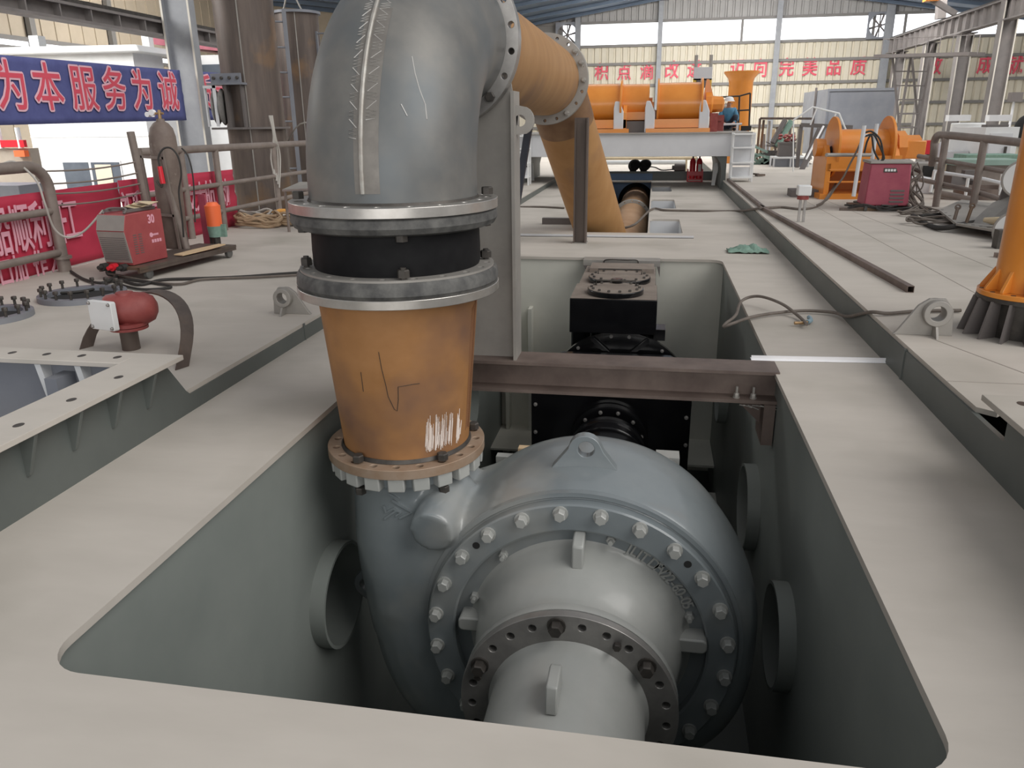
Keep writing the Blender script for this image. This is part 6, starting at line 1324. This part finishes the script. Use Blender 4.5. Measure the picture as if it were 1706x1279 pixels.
top = [A(1322, 200, 25), A(1354, 178, 25), A(1398, 189, 25), A(1414, 228, 25)]
mb.sweep(top, .025, 8); mb.cyl(top[0], Vector((A(1325, 250, 25).x, 25, ZR)), .02, n=8); mb.cyl(top[3], Vector((A(1416, 240, 25).x, 25, ZR)), .02, n=8)
obj('top_rail', mb, 'white', wf)
for p0, p1 in (((1361, 180), (1350, 208)), ((1393, 188), (1386, 205))):
    mb = MB(); mb.cyl(A(*p0, 25), A(*p1, 25), .022, n=8); obj('brace', mb, 'white', wf)
# small bits on the far right deck
mb = MB(); q = G(1266, 294, ZR); mb.obox(q+ZA*.04, .25, .12, .05, rotz(.5)); mb.obox(q+Vector((-.1, .1, .06)), .2, .05, .04, rotz(-.9)); tag(obj('scrap_bracket', mb, 'brownsteel'), 'small rusty bracket lying alone on the far right deck', 'bracket')
# white tank, cabin, red box behind the right railing
wt = thing('white_tank', 'white upright tank behind the right brown railing', 'tank', (9, 26, -1.2))
a, b = A(1586, 205, 26), A(1630, 268, 26); rT = (b.x-a.x)/2; cxT = (a.x+b.x)/2
mb = MB(); mb.cyl((cxT, 26, ZR), (cxT, 26, a.z), rT, n=40); obj('shell', mb, 'white', wt, bev=.03)
mb = MB(); mb.box(cxT-rT*.6, cxT+rT*.5, 26-rT-.02, 26-rT+.2, 1.0, 1.15); obj('dark_slot', mb, 'sheetdk', wt)
wc_ = thing('white_cabin', 'white cabinet with framed door beside the white tank on the right', 'cabinet', (10.5, 25, -1.2))
a, b = A(1643, 212, 22.5), A(1690, 262, 22.5)
mb = MB(); mb.hexa([(a.x, 22.5, ZR), (b.x, 22.5, ZR), (b.x, 24, ZR), (a.x-.3, 24, ZR), (a.x, 22.5, a.z), (b.x, 22.5, a.z), (b.x, 24, a.z), (a.x-.3, 24, a.z)]); obj('shell', mb, 'white', wc_)
mb = MB(); mb.box(a.x+.12, b.x-.15, 22.45, 22.5, .5, a.z-.15); d_ = obj('door', mb, 'offwhite', wc_)
mb = MB(); mb.box(b.x-.3, b.x-.25, 22.4, 22.45, .8, 1.0); obj('door_handle', mb, 'darksteel', d_)
mb = MB(); mb.box(a.x+.1, a.x+.6, 22.7, 23.1, a.z, a.z+.06); obj('top_cap', mb, 'sheetdk', wc_)
rb = thing('red_box', 'bright red box on a post behind the right railing corner', 'box', (7.2, 22, -1.2))
a, b = A(1543, 234, 22), A(1558, 257, 22)
mb = MB(); mb.hexa([(a.x, 22, b.z), (b.x, 22, b.z), (b.x+.1, 22.4, b.z), (a.x+.1, 22.4, b.z), (a.x, 22, a.z), (b.x, 22, a.z), (b.x+.1, 22.4, a.z), (a.x+.1, 22.4, a.z)]); obj('case', mb, 'redbright', rb, bev=.01)
mb = MB(); mb.bar(((a.x+b.x)/2, 22.1, ZR), ((a.x+b.x)/2, 22.1, b.z), .08, .08); obj('post', mb, 'sheetdk', rb)
for i, (x, m, lab) in enumerate(((1536, 'plate', 'grey gas bottle left of the bright red box'), (1552, 'redpaint', 'dull red gas bottle partly hidden by the bright red box'), (1566, 'offwhite', 'pale gas bottle right of the bright red box'))):
    p = A(x, 255, 23); top = A(x, 236, 23)
    mb = MB(); mb.lathe([(.13, 0), (.13, top.z-.44), (.06, top.z-.29), (.03, top.z-.24), (0, top.z-.24)], (p.x, 23, ZR), ZA, 16); tag(obj('gas_bottle', mb, m), lab, 'gas cylinder')
for i, (x0, y0, x1, y1, Y, m, lab, cat, nm) in enumerate((
    (1578, 252, 1612, 266, 23, 'offwhite', 'pale low box in front of the white tank', 'box', 'pale_box'),
    (1610, 258, 1706, 263, 20, 'rag', 'green-edged dark sheet stack before the white cabinet', 'sheets', 'sheet_stack'),
    (1590, 266, 1700, 275, 18.5, 'green', 'pale green plates lying behind the brown right railing', 'plates', 'plate_stack'),
    (1530, 272, 1565, 296, 19, 'plate', 'grey machine block behind the right railing corner', 'machine', 'machine_block'),
    (1590, 276, 1700, 308, 19.5, 'card', 'tan bin wall behind the middle of the right railing', 'bin', 'tan_bin'),
    (1525, 297, 1556, 304, 17.6, 'offwhite', 'pale plank stack at the left end of the right railing', 'planks', 'plank_stack'))):
    a, b = A(x0, y0, Y), A(x1, y1, Y); mb = MB(); mb.box(a.x, b.x, Y, Y+.8, ZR if i not in (1, 2) else a.z-.12, a.z); o_ = tag(obj(nm, mb, m, bev=.01), lab, cat)
    if i in (1, 2): mb = MB(); mb.box(a.x+.1, b.x-.1, Y+.1, Y+.7, ZR, a.z-.12); obj('support_block', mb, 'railb' if i == 2 else 'plate', o_)
a, b = A(1538, 276, 19), A(1552, 294, 19); mb = MB(); mb.box(a.x, b.x, 18.93, 18.99, b.z, a.z); tag(obj('dark_grille', mb, 'void'), 'dark grille set on the grey machine block', 'grille')
mb = MB(); c = A(1648, 322, 16.8); mb.ring(c-ZA*.5, c+ZA*.12, .62, .55, 36); mb.cyl(c-ZA*.5, c-ZA*.3, .55, n=36); tag(obj('round_tub', mb, 'beam'), 'dark brown round tub seen through the right railing', 'tub')
mb = MB(); c = A(1590, 302, 17.5); mb.obox(c, .5, .4, .25, rotz(.4)); mb.obox(c+Vector((.2, -.1, .15)), .2, .2, .15); mb.obox(c+Vector((.35, 0, -.02)), .3, .2, .1, rotz(.8)); tag(obj('dark_parts', mb, 'sheetdk'), 'dark machine parts heaped behind the right railing posts', 'parts')
for k in range(3):
    mb = MB(); mb.cyl(A(1562, 322+5*k, 16.5), A(1622, 334+6*k, 16.1), .07, n=12); tag(obj('brown_pipe', mb, 'railb'), ('upper of three brown pipes lying low behind the right railing', 'middle of three brown pipes lying low behind the right railing', 'lowest of three brown pipes lying low behind the right railing')[k], 'pipe')
sl_ = thing('lamp_post', 'thin grey lamp post with dark head by the right picture edge', 'lamp post', (16, 36, -1.2))
a = A(1690, 165, 36)
mb = MB(); mb.cyl((a.x, 36, -1.2), (a.x, 36, a.z), .05, n=8); obj('pole', mb, 'offwhite', sl_)
mb = MB(); mb.box(a.x-.22, a.x+.22, 35.8, 36.1, a.z-.1, a.z+.25); obj('lamp_head', mb, 'sheetdk', sl_)
for i, px in enumerate((1595, 1662)):
    a = A(px, 196, 33); mb = MB(); mb.box(a.x-.35, a.x+.4, 32.8, 33.2, a.z-.12, a.z+.1); tag(obj('column_lamp', mb, 'offwhite'), ('pale box lamp at the column left of the white tank', 'pale box lamp above the white cabinet')[i], 'lamp')
mb = MB(); a = A(1706, 215, 24); mb.sphere(a+XA*.1, .35, .3, .4, 14, 8); tag(obj('dark_bundle', mb, 'void'), 'dark hanging bundle at the far right picture edge', 'bundle')
# ================================================================== worker on the gantry
hx_ = A(1213, 190, 23.9).x; wy = 23.9
pr_ = thing('person', 'person in a white hard hat and blue work shirt crouching at the gantry bridge', 'person', (hx_, wy, 1.43))
def skinned(name, J, E, m, parent, lv=1):
    me = bpy.data.meshes.new(name); o = bpy.data.objects.new(name, me); COL.objects.link(o); o.parent = parent; w0 = wloc(parent)
    keys = list(J); me.from_pydata([Vector(J[k][0])-w0 for k in keys], [(keys.index(a), keys.index(b)) for a, b in E], []); me.update()
    me.materials.append(M[m]); o.modifiers.new('skin', 'SKIN'); sv = me.skin_vertices[0].data
    for i, k in enumerate(keys): sv[i].radius = (J[k][1], J[k][2] if len(J[k]) > 2 else J[k][1]); sv[i].use_root = (i == 0)
    s = o.modifiers.new('sub', 'SUBSURF'); s.levels = lv; s.render_levels = lv; o.modifiers['skin'].use_smooth_shade = True
    return o
def B(x, y, z): return (hx_+x, wy+y, 1.43+z)
J = {'pel': (B(0, .05, .20), .13, .11), 'waist': (B(0, .03, .34), .12, .10), 'chest': (B(0, -.02, .50), .145, .11), 'neck': (B(0, -.05, .625), .05), 'jaw': (B(0, -.075, .69), .065, .07), 'skull': (B(0, -.06, .77), .08, .095),
     'shl': (B(-.17, -.02, .56), .06), 'ell': (B(-.25, -.10, .33), .045), 'wrl': (B(-.15, -.32, .22), .03), 'hal': (B(-.12, -.38, .20), .035, .02),
     'shr': (B(.17, -.02, .56), .06), 'elr': (B(.25, -.10, .33), .045), 'wrr': (B(.15, -.32, .22), .03), 'har': (B(.12, -.38, .20), .035, .02),
     'hil': (B(-.10, .02, .17), .085), 'knl': (B(-.20, -.30, .42), .06), 'anl': (B(-.17, -.18, .08), .045), 'tol': (B(-.18, -.34, .04), .04),
     'hir': (B(.10, .02, .17), .085), 'knr': (B(.20, -.30, .42), .06), 'anr': (B(.17, -.18, .08), .045), 'tor': (B(.18, -.34, .04), .04)}
E_ = [('pel', 'waist'), ('waist', 'chest'), ('chest', 'neck'), ('neck', 'jaw'), ('jaw', 'skull'), ('chest', 'shl'), ('shl', 'ell'), ('ell', 'wrl'), ('wrl', 'hal'), ('chest', 'shr'), ('shr', 'elr'), ('elr', 'wrr'), ('wrr', 'har'), ('pel', 'hil'), ('hil', 'knl'), ('knl', 'anl'), ('anl', 'tol'), ('pel', 'hir'), ('hir', 'knr'), ('knr', 'anr'), ('anr', 'tor')]
for s, h in ((-1, 'hal'), (1, 'har')):
    for k in range(5):
        f1, f2 = ('f%s%d' % (h, k), 'g%s%d' % (h, k)); hc = Vector(J[h][0])
        off = Vector((s*(.03-.018*k), -.045 if k else .0, .0)) if k else Vector((-s*.035, -.01, 0))
        J[f1] = (hc+off, .009); J[f2] = (hc+off*1.6+Vector((0, -.02, -.025)), .008); E_ += [(h, f1), (f1, f2)]
body = skinned('body', J, E_, 'skin', pr_)
K = {k: (J[k][0], J[k][1]+.022, (J[k][2] if len(J[k]) > 2 else J[k][1])+.022) for k in ('waist', 'chest', 'shl', 'ell', 'wrl', 'shr', 'elr', 'wrr')}; K['pel'] = (B(0, .05, .24), .15, .13); K['col'] = (B(0, -.05, .60), .07)
skinned('work_shirt', {k: K[k] for k in ('waist', 'pel', 'chest', 'col', 'shl', 'ell', 'wrl', 'shr', 'elr', 'wrr')}, [('pel', 'waist'), ('waist', 'chest'), ('chest', 'col'), ('chest', 'shl'), ('shl', 'ell'), ('ell', 'wrl'), ('chest', 'shr'), ('shr', 'elr'), ('elr', 'wrr')], 'workblue', pr_)
skinned('trousers', {k: (J[k][0], J[k][1]+.018, (J[k][2] if len(J[k]) > 2 else J[k][1])+.018) for k in ('pel', 'hil', 'knl', 'anl', 'hir', 'knr', 'anr')}, [('pel', 'hil'), ('hil', 'knl'), ('knl', 'anl'), ('pel', 'hir'), ('hir', 'knr'), ('knr', 'anr')], 'trouser', pr_)
for s in (-1, 1):
    mb = MB(); mb.sphere(B(s*.175, -.26, .045), .05, .13, .045, 12, 8); obj('shoe', mb, 'void', pr_)
hc = Vector(B(0, -.055, .79))
mb = MB(); mb.lathe([(.155, -.005), (.150, .01), (.125, .02), (.118, .07), (.08, .11), (0, .125)], hc, ZA, 24); mb.prism([hc+Vector((-.1, -.10, -.006)), hc+Vector((.1, -.10, -.006)), hc+Vector((.06, -.20, -.012)), hc+Vector((-.06, -.20, -.012))], ZA*.012); obj('hard_hat', mb, 'white', pr_, sm=60)
mb = MB(); mb.sphere(B(0, -.155, .725), .014, .022, .02, 8, 6); mb.sphere(B(-.085, -.06, .73), .012, .02, .03, 8, 6); mb.sphere(B(.085, -.06, .73), .012, .02, .03, 8, 6); obj('nose_and_ears', mb, 'skin', body)
mb = MB()
for s in (-1, 1): mb.sphere(B(s*.03, -.143, .755), .009, .006, .006, 8, 6)
mb.box(hx_-.022, hx_+.022, wy-.155, wy-.143, 1.43+.675, 1.43+.681); obj('eyes_and_mouth', mb, 'void', body)
mb = MB(); mb.box(hx_-.15, hx_+.15, wy-.0, wy+.25, 1.43, 1.52); tag(obj('low_seat', mb, 'sheetdk'), 'low dark block under the crouching worker on the gantry', 'seat')
mb = MB(); mb.cyl((hx_-.25, wy-.5, 1.60), (hx_+.35, wy-.5, 1.61), .03, n=10); mb.box(hx_-.2, hx_-.14, wy-.55, wy-.45, 1.43, 1.6); mb.box(hx_+.2, hx_+.26, wy-.55, wy-.45, 1.43, 1.6); tag(obj('pipe_fitting', mb, 'offwhite'), 'pale pipe on low supports in front of the crouching worker', 'pipe')
mb = MB(); mb.box(1.5, 1.85, 23.2, 23.6, 1.43, 1.85); mb.box(1.55, 1.8, 23.15, 23.2, 1.7, 1.78); tag(obj('red_motor_box', mb, 'redpaint'), 'dull red machine box on the gantry left of the worker', 'machine')
mb = MB(); mb.box(hx_+.35, hx_+.6, 23.3, 23.6, 1.43, 1.56); tag(obj('dark_toolbox', mb, 'void'), 'dark toolbox on the gantry right of the worker', 'toolbox')
